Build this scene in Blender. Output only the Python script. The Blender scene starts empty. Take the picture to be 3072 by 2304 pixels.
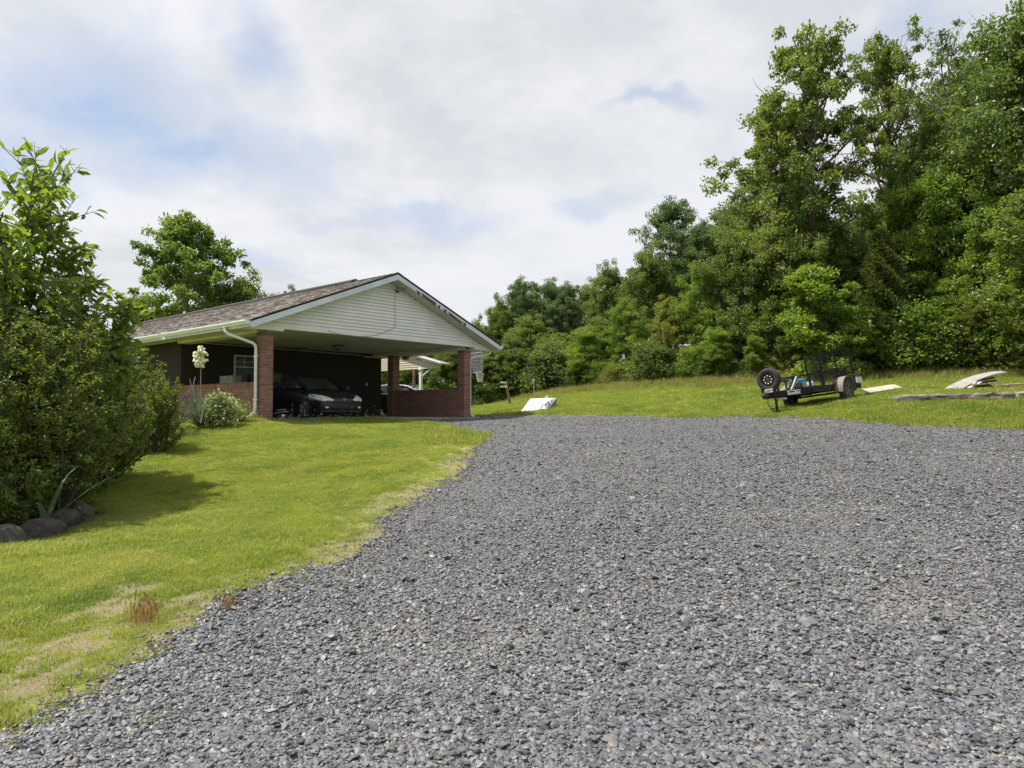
import bpy, math, random
import numpy as np
from mathutils import Vector, Matrix
from mathutils.bvhtree import BVHTree
R = math.radians
S = bpy.context.scene
COL = S.collection
# ------------------------------------------------------------------ camera, sky, sun, exposure
EYE = 0.33; FPX = 2060.0; PITCH = math.atan(72 / FPX)
cam = bpy.data.cameras.new('camera'); co = bpy.data.objects.new('camera', cam); COL.objects.link(co)
co.location = (0, 0, EYE); co.rotation_euler = (R(90) + PITCH, 0, 0)
cam.sensor_width = 36; cam.lens = 36 * FPX / 3072; cam.clip_end = 3000; cam.clip_start = 0.05
S.camera = co
SUN = Vector((-0.46, 0.02, 0.93)).normalized()
sun = bpy.data.lights.new('sun', 'SUN'); so = bpy.data.objects.new('sun', sun); COL.objects.link(so)
sun.energy = 4.8; sun.angle = R(0.9); sun.color = (1.0, 0.955, 0.87)
so.rotation_euler = SUN.to_track_quat('Z', 'Y').to_euler()
W = bpy.data.worlds.new('World'); S.world = W; W.use_nodes = True
S.view_settings.view_transform = 'Standard'; S.view_settings.look = 'None'
S.view_settings.exposure = 0.70; S.view_settings.gamma = 1.0; S.view_settings.use_curve_mapping = False
S.cycles.max_bounces = 6; S.cycles.transparent_max_bounces = 4; S.cycles.transmission_bounces = 3

class NT:
    def __init__(s, tree): s.t = tree; s.n = tree.nodes; s.l = tree.links
    def new(s, typ, ins=None, **kw):
        n = s.n.new(typ)
        for k, v in kw.items(): setattr(n, k, v)
        for k, v in (ins or {}).items():
            sock = n.inputs[k]
            if isinstance(v, bpy.types.NodeSocket): s.l.new(v, sock)
            else: sock.default_value = v
        return n
    def math(s, op, a, b=0.0, c=0.0, clamp=False):
        n = s.new('ShaderNodeMath', {0: a, 1: b, 2: c}, operation=op); n.use_clamp = clamp; return n.outputs[0]
    def vmath(s, op, a, b=(0, 0, 0)):
        n = s.new('ShaderNodeVectorMath', {0: a, 1: b}, operation=op); return n.outputs['Value'] if op in ('DOT_PRODUCT', 'LENGTH', 'DISTANCE') else n.outputs[0]
    def mix(s, f, a, b, mode='MIX'):
        n = s.new('ShaderNodeMix', data_type='RGBA', blend_type=mode)
        for i, v in ((0, f), (6, a), (7, b)):
            if isinstance(v, bpy.types.NodeSocket): s.l.new(v, n.inputs[i])
            elif i == 0: n.inputs[0].default_value = v
            else: n.inputs[i].default_value = (*v, 1) if len(v) == 3 else v
        return n.outputs[2]
    def noise(s, vec, scale, detail=3, rough=0.55, out='Fac', dist=0.0):
        n = s.new('ShaderNodeTexNoise', {'Scale': scale, 'Detail': detail, 'Roughness': rough, 'Distortion': dist})
        if vec is not None: s.l.new(vec, n.inputs['Vector'])
        return n.outputs[out]
    def ramp(s, f, lo, hi, a=0.0, b=1.0):
        n = s.new('ShaderNodeMapRange', {0: f, 1: lo, 2: hi, 3: a, 4: b}); n.interpolation_type = 'SMOOTHSTEP'; return n.outputs[0]

def build_sky():
    t = NT(W.node_tree); t.n.clear()
    sky = t.new('ShaderNodeTexSky', sky_type='NISHITA'); sky.sun_disc = False
    sky.sun_elevation = math.asin(SUN.z); sky.sun_rotation = math.atan2(SUN.x, SUN.y)
    sky.air_density = 1.0; sky.dust_density = 1.6; sky.ozone_density = 1.2
    d = t.new('ShaderNodeTexCoord').outputs['Generated']
    sp = t.new('ShaderNodeSeparateXYZ', {0: d})
    zz = t.math('ADD', t.math('MAXIMUM', sp.outputs[2], 0.0), 0.16)
    px = t.math('DIVIDE', sp.outputs[0], zz); py = t.math('DIVIDE', sp.outputs[1], zz)
    P = t.new('ShaderNodeCombineXYZ', {0: px, 1: py, 2: 0.3}).outputs[0]
    n1 = t.noise(P, 0.85, 6, 0.58, dist=0.5); n2 = t.noise(P, 2.6, 6, 0.6); n3 = t.noise(P, 0.33, 3, 0.5)
    # gaps of blue in the cloud sheet, each at its own bearing (azimuth, height)
    wob = t.vmath('SUBTRACT', t.noise(d, 3.2, 5, 0.62, 'Color'), (0.5, 0.5, 0.5))
    dd = t.vmath('ADD', d, t.vmath('MULTIPLY', wob, (0.26, 0.26, 0.20)))
    gaps = None
    for (ax, ay, sx, sz, amt) in ((330, 260, 420, 330, 1.0), (620, 450, 520, 170, 0.9), (90, 420, 260, 240, .75), (740, 120, 200, 220, .8), (1260, 665, 380, 70, .8),
                                  (1975, 290, 170, 48, .75), (820, 790, 260, 80, .6), (1000, 640, 260, 60, .5), (1780, 610, 260, 60, .65), (3300, 200, 500, 200, .8), (2700, 40, 300, 90, .7)):
        v = Vector(((ax - 1536) / FPX, 1.0, (1224 - ay) / FPX)).normalized()
        df = t.vmath('SUBTRACT', dd, tuple(v))
        q = t.vmath('LENGTH', t.vmath('MULTIPLY', df, (FPX / sx * 1.8, 2.2, FPX / sz * 1.8)))
        g = t.math('MULTIPLY', t.ramp(q, 0.1, 1.45, 1.0, 0.0), min(1.0, amt * (1.5 if ax < 800 else .9)))
        gaps = g if gaps is None else t.math('MAXIMUM', gaps, g)
    thin = t.math('MULTIPLY', gaps, t.ramp(n2, 0.30, 0.62, 1.0, 0.55))
    away = t.math('MULTIPLY', t.ramp(n1, 0.36, 0.5, 0.6, 0.0), t.ramp(sp.outputs[1], 0.25, 0.6, 1.0, 0.0))
    thin = t.math('MAXIMUM', thin, away)
    cover = t.math('SUBTRACT', 1.0, thin, clamp=True)
    dens = t.math('ADD', t.math('MULTIPLY', n1, 0.66), t.math('MULTIPLY', n2, 0.42))
    lum = t.ramp(dens, 0.42, 0.68, 1.0, 0.0)
    c = t.mix(lum, (4.0, 4.17, 4.42), (6.0, 6.0, 6.15))
    c = t.mix(t.math('MULTIPLY', t.ramp(n3, 0.35, 0.65), .7), c, (4.95, 5.1, 5.35))
    hz = t.ramp(sp.outputs[2], 0.0, 0.32, 0.75, 0.0)
    c = t.mix(hz, c, (5.0, 5.15, 5.35))
    blue = t.mix(0.55, sky.outputs[0], (3.1, 3.8, 5.1))
    out = t.mix(t.math('MULTIPLY', cover, 0.97), blue, c)
    bg = t.new('ShaderNodeBackground', {0: out, 1: 0.1})
    o = t.new('ShaderNodeOutputWorld', {0: bg.outputs[0]})
build_sky()

# ------------------------------------------------------------------ helpers
def at(px, py, Y):
    cp, sp = math.cos(PITCH), math.sin(PITCH)
    r = Vector((px - 1536, cp * FPX - sp * (1152 - py), sp * FPX + cp * (1152 - py)))
    return Vector((0, 0, EYE)) + r * (Y / r.y)

MATS = {}
def mat(name, col, rough=0.7, metal=0.0, var=0.15, scale=8.0, bump=0.0, bscale=60.0, col2=None, spec=0.5, coat=0.0, stretch=None, isl=0.0):
    if name in MATS: return MATS[name]
    m = bpy.data.materials.new(name); m.use_nodes = True; t = NT(m.node_tree); t.n.clear()
    tc = t.new('ShaderNodeTexCoord').outputs['Object']
    if stretch: tc = t.vmath('MULTIPLY', tc, stretch)
    n = t.noise(tc, scale, 4, 0.6)
    c2 = col2 or tuple(max(0, c * (1 - 1.6 * var)) for c in col)
    c1 = col if col2 else tuple(min(1, c * (1 + var)) for c in col)
    c = t.mix(t.ramp(n, 0.32, 0.68), c1, c2)
    if isl:
        rr = t.new('ShaderNodeNewGeometry').outputs['Random Per Island']
        hv = t.new('ShaderNodeHueSaturation', {'Value': t.math('MULTIPLY_ADD', rr, 2 * isl, 1 - isl), 'Color': c}); c = hv.outputs[0]
    b = t.new('ShaderNodeBsdfPrincipled', {'Base Color': c, 'Roughness': rough, 'Metallic': metal, 'Specular IOR Level': spec, 'Coat Weight': coat})
    rn = t.math('MULTIPLY_ADD', n, 0.2, rough - 0.1, clamp=True); t.l.new(rn, b.inputs['Roughness'])
    if bump:
        bn = t.noise(tc, bscale, 4, 0.6)
        t.l.new(t.new('ShaderNodeBump', {'Strength': bump, 'Distance': 0.01, 'Height': bn}).outputs[0], b.inputs['Normal'])
    t.new('ShaderNodeOutputMaterial', {0: b.outputs[0]})
    MATS[name] = m; return m

def leaf_mat(name, a, b_, trans, dry=None, dryamt=0.0, gloss=0.35, wave=0.35, inst=False, patch=None):
    if name in MATS: return MATS[name]
    m = bpy.data.materials.new(name); m.use_nodes = True; t = NT(m.node_tree); t.n.clear()
    g = t.new('ShaderNodeNewGeometry'); pos = g.outputs['Position']
    rr = g.outputs['Random Per Island']
    if inst: rr = t.new('ShaderNodeAttribute', attribute_type='INSTANCER', attribute_name='tint').outputs['Fac']
    n = t.noise(pos, wave, 3, 0.6)
    f = t.math('ADD', t.math('MULTIPLY', rr, 0.55), t.math('MULTIPLY', t.ramp(n, 0.35, 0.65), 0.45), clamp=True)
    c = t.mix(f, a, b_)
    if dry:
        rn = t.math('FRACT', t.math('MULTIPLY', rr, 17.31))
        c = t.mix(t.math('GREATER_THAN', rn, 1 - dryamt), c, dry)
    if patch:
        c = t.mix(t.math('MULTIPLY', t.ramp(t.noise(pos, .55, 4, .62), .50, .66), .75), c, patch[0]); c = t.mix(t.math('MULTIPLY', t.ramp(t.noise(pos, .9, 5, .65, dist=.6), .54, .66), .7), c, patch[1])
    tcol = t.mix(1.0, c, trans, 'MULTIPLY')
    p = t.new('ShaderNodeBsdfPrincipled', {'Base Color': c, 'Roughness': gloss, 'Specular IOR Level': 0.45})
    tr = t.new('ShaderNodeBsdfTranslucent', {0: tcol})
    mx = t.new('ShaderNodeMixShader', {0: 0.48, 1: p.outputs[0], 2: tr.outputs[0]})
    t.new('ShaderNodeOutputMaterial', {0: mx.outputs[0]})
    MATS[name] = m; return m

class MB:
    def __init__(s): s.v = []; s.f = []; s.mi = []
    def add(s, vs, fs, mi=0):
        o = len(s.v); s.v += [tuple(v) for v in vs]; s.f += [tuple(i + o for i in f) for f in fs]; s.mi += [mi] * len(fs); return s
    def box(s, x0, x1, y0, y1, z0, z1, mi=0, M=None):
        vs = [Vector((x, y, z)) for z in (z0, z1) for y in (y0, y1) for x in (x0, x1)]
        if M is not None: vs = [M @ v for v in vs]
        return s.add(vs, [(0, 2, 3, 1), (4, 5, 7, 6), (0, 1, 5, 4), (2, 6, 7, 3), (0, 4, 6, 2), (1, 3, 7, 5)], mi)
    def bar(s, p, q, w, h=None, up=(0, 0, 1), mi=0):
        p = Vector(p); q = Vector(q); h = h or w; d = (q - p); L = d.length
        if L < 1e-6: return s
        d /= L; u = Vector(up)
        if abs(d.dot(u)) > 0.99: u = Vector((1, 0, 0))
        sd = d.cross(u).normalized(); u2 = sd.cross(d)
        vs = [p + d * (L * e) + sd * (a * w / 2) + u2 * (b * h / 2) for e in (0, 1) for a, b in ((-1, -1), (1, -1), (1, 1), (-1, 1))]
        return s.add(vs, [(0, 1, 2, 3), (7, 6, 5, 4), (0, 4, 5, 1), (1, 5, 6, 2), (2, 6, 7, 3), (3, 7, 4, 0)], mi)
    def tube(s, pts, rad, n=8, mi=0, cap=True):
        pts = [Vector(p) for p in pts]; N = len(pts)
        if not hasattr(rad, '__len__'): rad = [rad] * N
        o = len(s.v); prev = None
        for i, p in enumerate(pts):
            d = (pts[min(i + 1, N - 1)] - pts[max(i - 1, 0)])
            d = d.normalized() if d.length > 1e-9 else Vector((0, 0, 1))
            if prev is None: prev = d.orthogonal().normalized()
            prev = (prev - d * prev.dot(d)); prev = prev.normalized() if prev.length > 1e-6 else d.orthogonal().normalized()
            b = d.cross(prev)
            for k in range(n):
                a = 2 * math.pi * k / n
                s.v.append(tuple(p + (prev * math.cos(a) + b * math.sin(a)) * rad[i]))
        for i in range(N - 1):
            for k in range(n):
                s.f.append((o + i * n + k, o + i * n + (k + 1) % n, o + (i + 1) * n + (k + 1) % n, o + (i + 1) * n + k)); s.mi.append(mi)
        if cap:
            s.f.append(tuple(o + k for k in reversed(range(n)))); s.f.append(tuple(o + (N - 1) * n + k for k in range(n))); s.mi += [mi, mi]
        return s
    def lathe(s, prof, n=16, M=None, mi=0):
        o = len(s.v); M = M or Matrix()
        for (r, z) in prof:
            for k in range(n):
                a = 2 * math.pi * k / n; s.v.append(tuple(M @ Vector((r * math.cos(a), r * math.sin(a), z))))
        for i in range(len(prof) - 1):
            for k in range(n):
                s.f.append((o + i * n + k, o + i * n + (k + 1) % n, o + (i + 1) * n + (k + 1) % n, o + (i + 1) * n + k)); s.mi.append(mi)
        return s
    def mesh(s, name, mats, smooth=False):
        me = bpy.data.meshes.new(name); me.from_pydata(s.v, [], s.f)
        for m in (mats if isinstance(mats, (list, tuple)) else [mats]): me.materials.append(m)
        if len(me.materials) > 1: me.polygons.foreach_set('material_index', s.mi)
        if smooth: me.polygons.foreach_set('use_smooth', [True] * len(me.polygons))
        me.update(); return me
    def build(s, name, mats, parent=None, smooth=False, bevel=0.0, **kw):
        o = bpy.data.objects.new(name, s.mesh(name, mats, smooth)); COL.objects.link(o)
        if parent is not None: o.parent = parent
        if bevel:
            b = o.modifiers.new('bevel', 'BEVEL'); b.width = bevel; b.segments = 2; b.limit_method = 'ANGLE'
        for k, v in kw.items(): o[k] = v
        return o
def npmesh(name, V, F, m, smooth=False):
    V = np.asarray(V, np.float32); F = np.asarray(F, np.int32)
    me = bpy.data.meshes.new(name); k = F.shape[1]
    me.vertices.add(len(V)); me.vertices.foreach_set('co', V.ravel())
    me.loops.add(F.size); me.loops.foreach_set('vertex_index', F.ravel())
    me.polygons.add(len(F)); me.polygons.foreach_set('loop_start', np.arange(0, F.size, k, dtype=np.int32))
    me.polygons.foreach_set('use_smooth', np.full(len(F), smooth))
    me.materials.append(m); me.update(calc_edges=True); return me
def obj(name, me, parent=None, **kw):
    o = bpy.data.objects.new(name, me); COL.objects.link(o)
    if parent is not None: o.parent = parent
    for k, v in kw.items(): o[k] = v
    return o
def thing(name, label, cat, loc=(0, 0, 0), rz=0.0, group=None):
    o = bpy.data.objects.new(name, None); COL.objects.link(o); o.location = loc; o.rotation_euler = (0, 0, rz); o.empty_display_size = 0.3
    o['label'] = label; o['category'] = cat
    if group: o['group'] = group
    return o
def tag(o, label, cat, group=None):
    o['label'] = label; o['category'] = cat
    if group: o['group'] = group
    return o
def dup(root, label, loc, rz=0.0, sc=1.0, group=None):
    r = root.copy(); COL.objects.link(r); r.location = loc; r.rotation_euler = (0, 0, rz); r.scale = (sc,) * 3 if not hasattr(sc, '__len__') else sc
    r['label'] = label
    if group: r['group'] = group
    for ch in list(root.children):
        c = ch.copy(); COL.objects.link(c); c.parent = r
        for g in list(ch.children):
            d = g.copy(); COL.objects.link(d); d.parent = c
    return r

# ------------------------------------------------------------------ terrain
TH = R(40.75)
UX = Vector((math.sin(TH), math.cos(TH), 0)); VX = Vector((-math.cos(TH), math.sin(TH), 0))
P0 = Vector((-6.883, 18.9, 0)); HROT = math.atan2(UX.y, UX.x)
def HW(a, b, z=0): return P0 + UX * a + VX * b + Vector((0, 0, z))
ctl = []
def cp(px, py, Y): p = at(px, py, Y); ctl.append((p.x, p.y, p.z))
for c in ((0, 0, -1.27), (-2.5, 3, -1.24), (2.5, 3, -1.14), (0, 8, -.88), (0, 13, -.58), (0, 18, -.29), (0, 22, -.09), (0.5, 24.6, -.02), (2.6, 24.4, -.01), (4.6, 24.0, .0), (-.4, 27.5, .06), (6, 8, -.70), (6, 14, -.36), (4, 20, -.12), (10, 9, -.48),
          (-5.8, 8.7, -1.20), (-9, 9, -1.25), (-5, 13, -.72), (-6, 16, -.33), (-3, 6, -1.10), (-3, 16, -.38), (-3, 20, -.15), (-12, 13, -1.0), (-15, 8, -1.6), (-10, 2, -1.6), (6, 0, -1.1), (-4, 0, -1.4), (12, 2, -.9), (18, 8, -.2), (0, -8, -1.7), (-12, -8, -2.2), (14, -8, -1.4)): ctl.append(c)
for a, b in ((-.6, -.4), (4, -.7), (8.4, -.6), (-1, 5), (9.3, 3), (9.5, 10), (-1.5, 12), (4, 20)):
    p = HW(a, b); ctl.append((p.x, p.y, -.05 if a > -1 and b < 12 else -.1))
for c in ((2677, 1268, 17.5), (3072, 1290, 15.5), (2325, 1256, 19.3), (2100, 1251, 23.5), (3072, 1115, 29), (2850, 1112, 30), (2600, 1122, 31), (2300, 1135, 32.5), (2000, 1147, 35), (1750, 1167, 38), (1600, 1191, 42), (1500, 1226, 45), (1400, 1240, 46),
          (1563, 1234, 26.5), (1668, 1214, 28.5), (2675, 1205, 19.1), (3050, 1199, 18.4), (2900, 1169, 22.5), (2690, 1168, 23.5), (1200, 1238, 50)): cp(*c)
ctl += [(10.58, 21.5, .56), (9.2, 23.1, .37), (7.85, 20.3, .20), (18, 40, 4.2), (30, 40, 6.5), (12, 50, 4.5), (3, 55, 2.2), (-15, 60, 0), (-30, 40, -.5), (-25, 20, -1.0), (30, 20, 3.2), (24, 14, 1.0), (-10, 55, 0), (40, 60, 9), (0, 80, 3), (-40, 80, 0)]
ctl = np.array(ctl)
def _u(d2): return np.where(d2 > 1e-12, d2 * np.log(np.maximum(d2, 1e-12)) * 0.5, 0.0)
_n = len(ctl); _D = ((ctl[:, None, :2] - ctl[None, :, :2]) ** 2).sum(-1)
_A = np.zeros((_n + 3, _n + 3)); _A[:_n, :_n] = _u(_D) + 0.6 * np.eye(_n); _A[:_n, _n] = 1; _A[:_n, _n + 1:] = ctl[:, :2]; _A[_n:, :_n] = _A[:_n, _n:].T
_w = np.linalg.solve(_A, np.concatenate([ctl[:, 2], np.zeros(3)]))
def gzn(x, y):
    x = np.asarray(x, float); y = np.asarray(y, float); sh = x.shape; x = x.ravel(); y = y.ravel(); out = np.empty(len(x))
    for i in range(0, len(x), 20000):
        xi = x[i:i + 20000]; yi = y[i:i + 20000]
        cx = np.clip(xi, -45, 45); cy = np.clip(yi, -12, 85)
        d = (cx[:, None] - ctl[None, :, 0]) ** 2 + (cy[:, None] - ctl[None, :, 1]) ** 2
        out[i:i + 20000] = _u(d) @ _w[:_n] + _w[_n] + cx * _w[_n + 1] + cy * _w[_n + 2]
    return out.reshape(sh)
def gz(x, y): return float(gzn(np.array([x]), np.array([y]))[0])
def ground_px(px, py):
    Y = 1.5; prev = None
    while Y < 80:
        p = at(px, py, Y)
        if p.z < gz(p.x, p.y): return p
        Y += 0.1
    return at(px, py, 40)
# fractal value noise on numpy arrays
_rng = np.random.RandomState(7); _G = _rng.rand(256, 256)
def vn(x, y, s):
    x = np.asarray(x) * s + 100.3; y = np.asarray(y) * s + 57.1
    xi = np.floor(x).astype(int); yi = np.floor(y).astype(int); fx = x - xi; fy = y - yi; fx = fx * fx * (3 - 2 * fx); fy = fy * fy * (3 - 2 * fy)
    g = lambda a, b: _G[a % 256, b % 256]
    return (g(xi, yi) * (1 - fx) + g(xi + 1, yi) * fx) * (1 - fy) + (g(xi, yi + 1) * (1 - fx) + g(xi + 1, yi + 1) * fx) * fy
def fbm(x, y, s, o=4):
    t = 0; a = 1; n = 0
    for k in range(o): t = t + a * vn(x, y, s * 2 ** k); n += a; a *= 0.5
    return t / n
# gravel outline, world metres
left_edge = [ground_px(x / .72, y / .72) for x, y in ((0, 1600), (70, 1572), (200, 1505), (262, 1440), (340, 1380), (440, 1318), (580, 1265), (720, 1200), (800, 1150), (835, 1110), (920, 1075), (978, 1030), (990, 992), (1060, 945), (1000, 930), (925, 914), (830, 907), (760, 903.6))]
GR = [(-4.2, 0.6), (-3.6, 2.4)] + [(p.x, p.y) for p in left_edge]
for a, b in ((0.9, -.9), (0.7, -.3), (2.2, -.02), (8.5, -.02), (9.6, .8)):
    p = HW(a, b); GR.append((p.x, p.y))
GR += [(-.2, 25.5), (1.8, 25.2), (4.2, 24.8), (6.1, 23.2), (7.4, 19.7), (9.6, 17.4), (11.5, 15.6), (15, 13), (22, 9), (24, -9), (-5.6, -9)]
GR = np.array(GR)
def poly_sd(x, y, P):
    """signed distance to polygon, negative inside"""
    x = np.asarray(x, float); y = np.asarray(y, float); d = np.full(x.shape, 1e9); ins = np.zeros(x.shape, bool)
    for i in range(len(P)):
        ax, ay = P[i]; bx, by = P[(i + 1) % len(P)]; ex, ey = bx - ax, by - ay
        t = np.clip(((x - ax) * ex + (y - ay) * ey) / (ex * ex + ey * ey), 0, 1)
        d = np.minimum(d, np.hypot(x - ax - t * ex, y - ay - t * ey))
        c = (ay > y) != (by > y)
        ins ^= c & (x < ex * (y - ay) / (ey if abs(ey) > 1e-12 else 1e-12) + ax)
    return np.where(ins, -d, d)
def gravel_sd(x, y):
    r = np.hypot(x, y); k = np.clip(r / 12, .35, 1.3) * np.clip(1.6 - r / 15, .22, 1)
    return poly_sd(x, y, GR) + k * (1.25 * (fbm(x, y, .9) - .5) + .45 * (vn(x, y, 4.0) - .5)) + .10
WD = [at(x, 1160, Y) for x, Y in ((3500, 27), (3072, 29), (2850, 30), (2600, 31), (2300, 32.5), (2000, 35), (1750, 38), (1600, 42), (1500, 45), (1380, 44.5), (1150, 44), (700, 50), (-400, 60))]
WOOD = np.array([(p.x, p.y) for p in WD] + [(-60, 140), (120, 140), (120, 20)])
HOUSE = np.array([tuple(HW(a, b))[:2] for a, b in ((-.02, -.02), (8.4, -.02), (8.4, 21), (-.02, 21))])

def ax_lines(lo, hi, n0, n1, step, grow):
    L = list(np.arange(n0, n1, step)); d = step; x = n0
    while x > lo: d *= grow; x -= d; L.insert(0, x)
    d = step; x = L[-1]
    while x < hi: d *= grow; x += d; L.append(x)
    return np.array(L)
gx = ax_lines(-900, 900, -14, 16, 0.13, 1.13); gy = ax_lines(-60, 1500, 1.5, 34, 0.13, 1.13)
XX, YY = np.meshgrid(gx, gy); ZZ = gzn(XX, YY)
relief = (fbm(XX, YY, 2.2, 4) - .5) * 0.05
ZZ += relief * (np.hypot(XX, YY) < 60)
hsd = poly_sd(XX, YY, HOUSE); ZZ = np.where(hsd < 0.0, np.minimum(ZZ, -.13), ZZ)
_gi = lambda arr, x, y: None
def surf(x, y):
    """height of the laid ground mesh (with relief)"""
    x = np.asarray(x, float); y = np.asarray(y, float)
    i = np.clip(np.searchsorted(gx, x) - 1, 0, len(gx) - 2); j = np.clip(np.searchsorted(gy, y) - 1, 0, len(gy) - 2)
    fx = (x - gx[i]) / (gx[i + 1] - gx[i]); fy = (y - gy[j]) / (gy[j + 1] - gy[j])
    return (ZZ[j, i] * (1 - fx) + ZZ[j, i + 1] * fx) * (1 - fy) + (ZZ[j + 1, i] * (1 - fx) + ZZ[j + 1, i + 1] * fx) * fy
def sz(x, y): return float(surf(np.array([x]), np.array([y]))[0])
SD = gravel_sd(XX, YY); WS = poly_sd(XX, YY, WOOD)
nearb = .13 * np.clip((8 - np.hypot(XX, YY)) / 3, 0, 1)
bare = np.clip(1 - (SD - 0.15) / (1.25 * np.clip(np.hypot(XX, YY) / 9, .5, 1.5)), 0, 1) ** .6 * np.clip((fbm(XX, YY, 1.7) * .6 + fbm(XX + 31, YY, 4.1) * .4 + nearb - .43) * 8, 0, 1)
bare = np.maximum(bare, np.clip(1 - (SD - .0) / .3, 0, 1) * (vn(XX, YY, 5) > .35))
DIRT = [(ground_px(a_, b_), r_) for a_, b_, r_ in ((300, 1840, .30), (190, 1940, .34), (60, 2080, .30), (120, 2010, .22), (20, 1930, .25), (400, 1770, .22), (560, 1690, .20))]
def dirt_at(x, y):
    o = 0
    for p_, r_ in DIRT: o = np.maximum(o, np.exp(-((x - p_.x) ** 2 + ((y - p_.y) * .9) ** 2) / (2 * (r_ * .8) ** 2)) * (.55 + .9 * vn(x, y, 7.0)))
    return np.clip(o * 1.6 - .25, 0, 1)
bare = np.maximum(bare, dirt_at(XX, YY))
ow = (XX + 5.4) ** 2 / 2.2 + (YY - 8.2) ** 2 / 1.5
bare = np.maximum(bare, np.clip(1.25 - ow, 0, 1) * .8)
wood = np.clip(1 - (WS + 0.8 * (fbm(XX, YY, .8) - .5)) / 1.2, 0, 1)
nx, ny = len(gx), len(gy)
idx = np.arange(nx * ny).reshape(ny, nx)
F = np.stack([idx[:-1, :-1], idx[:-1, 1:], idx[1:, 1:], idx[1:, :-1]], -1).reshape(-1, 4)

def ground_mat():
    m = bpy.data.materials.new('lawn_ground'); m.use_nodes = True; t = NT(m.node_tree); t.n.clear()
    pos = t.new('ShaderNodeNewGeometry').outputs['Position']
    ba = t.new('ShaderNodeAttribute', attribute_name='bare').outputs['Fac']; wo = t.new('ShaderNodeAttribute', attribute_name='wood').outputs['Fac']
    n1 = t.noise(pos, 1.1, 5, .6); n2 = t.noise(pos, 14, 5, .65); n3 = t.noise(pos, 60, 4, .7); n4 = t.noise(pos, .28, 3, .5)
    c = t.mix(t.ramp(n1, .35, .65), (.18, .235, .03), (.245, .28, .05))
    c = t.mix(t.math('MULTIPLY', t.ramp(n2, .45, .7), .5), c, (.065, .095, .018))
    c = t.mix(t.math('MULTIPLY', t.ramp(n3, .5, .8), .4), c, (.20, .20, .06))
    c = t.mix(t.math('MULTIPLY', t.ramp(n4, .5, .68), .35), c, (.19, .16, .055))
    soil = t.mix(t.ramp(n2, .35, .65), (.22, .165, .11), (.36, .29, .20)); soil = t.mix(t.ramp(n3, .4, .7), soil, (.10, .085, .06))
    c = t.mix(t.math('MULTIPLY', ba, t.ramp(n2, .30, .55), clamp=True), c, soil)
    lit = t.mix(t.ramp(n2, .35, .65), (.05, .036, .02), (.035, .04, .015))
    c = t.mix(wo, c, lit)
    h = t.math('ADD', t.math('MULTIPLY', n2, .5), n3)
    b = t.new('ShaderNodeBsdfPrincipled', {'Base Color': c, 'Roughness': .9, 'Specular IOR Level': .15, 'Normal': t.new('ShaderNodeBump', {'Strength': .9, 'Distance': .03, 'Height': h}).outputs[0]})
    t.new('ShaderNodeOutputMaterial', {0: b.outputs[0]}); return m
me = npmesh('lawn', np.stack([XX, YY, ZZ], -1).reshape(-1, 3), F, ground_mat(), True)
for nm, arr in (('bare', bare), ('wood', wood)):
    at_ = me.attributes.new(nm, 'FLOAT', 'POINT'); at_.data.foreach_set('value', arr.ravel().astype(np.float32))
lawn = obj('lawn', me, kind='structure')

def gravel_mat():
    m = bpy.data.materials.new('gravel_bed'); m.use_nodes = True; t = NT(m.node_tree); t.n.clear()
    pos = t.new('ShaderNodeNewGeometry').outputs['Position']
    v = t.new('ShaderNodeTexVoronoi', {'Vector': pos, 'Scale': 42.0, 'Randomness': 1.0})
    v2 = t.new('ShaderNodeTexVoronoi', {'Vector': pos, 'Scale': 19.0, 'Randomness': 1.0})
    r = t.new('ShaderNodeSeparateColor', {0: v.outputs['Color']}); r2 = t.new('ShaderNodeSeparateColor', {0: v2.outputs['Color']})
    n1 = t.noise(pos, .55, 4, .55); n2 = t.noise(pos, 5, 4, .6)
    c = t.mix(r.outputs[0], (.10, .102, .106), (.25, .25, .255))
    c = t.mix(t.math('MULTIPLY', r2.outputs[1], .35), c, (.12, .12, .125))
    c = t.mix(t.math('MULTIPLY', t.math('GREATER_THAN', r.outputs[2], .93), .8), c, (.38, .33, .26))
    c = t.mix(t.math('MULTIPLY', t.ramp(v.outputs['Distance'], .25, .6), .5), c, (.045, .045, .048))
    c = t.mix(t.math('MULTIPLY', t.ramp(n1, .52, .7), .30), c, (.21, .185, .16))
    h = t.math('SUBTRACT', t.math('MULTIPLY', r.outputs[1], .8), t.math('MULTIPLY', v.outputs['Distance'], 1.4))
    h = t.math('ADD', h, t.math('MULTIPLY', r2.outputs[0], .8))
    b = t.new('ShaderNodeBsdfPrincipled', {'Base Color': c, 'Roughness': .62, 'Specular IOR Level': .4, 'Normal': t.new('ShaderNodeBump', {'Strength': .85, 'Distance': .03, 'Height': h}).outputs[0]})
    t.new('ShaderNodeOutputMaterial', {0: b.outputs[0]}); return m
# gravel sheet: a lip that falls below the lawn at its edge
lift = np.clip(-SD / 0.25, -1, 1) * 0.02 - 0.002
keep = (SD < 0.3)
Fk = F[keep.ravel()[F].any(1) & (XX.ravel()[F].max(1) < 40) & (YY.ravel()[F].min(1) > -9)]
used, inv = np.unique(Fk, return_inverse=True)
GV = np.stack([XX, YY, ZZ + lift], -1).reshape(-1, 3)[used]
obj('gravel_drive', npmesh('gravel_drive', GV, inv.reshape(-1, 4), gravel_mat(), True), kind='structure')

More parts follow.
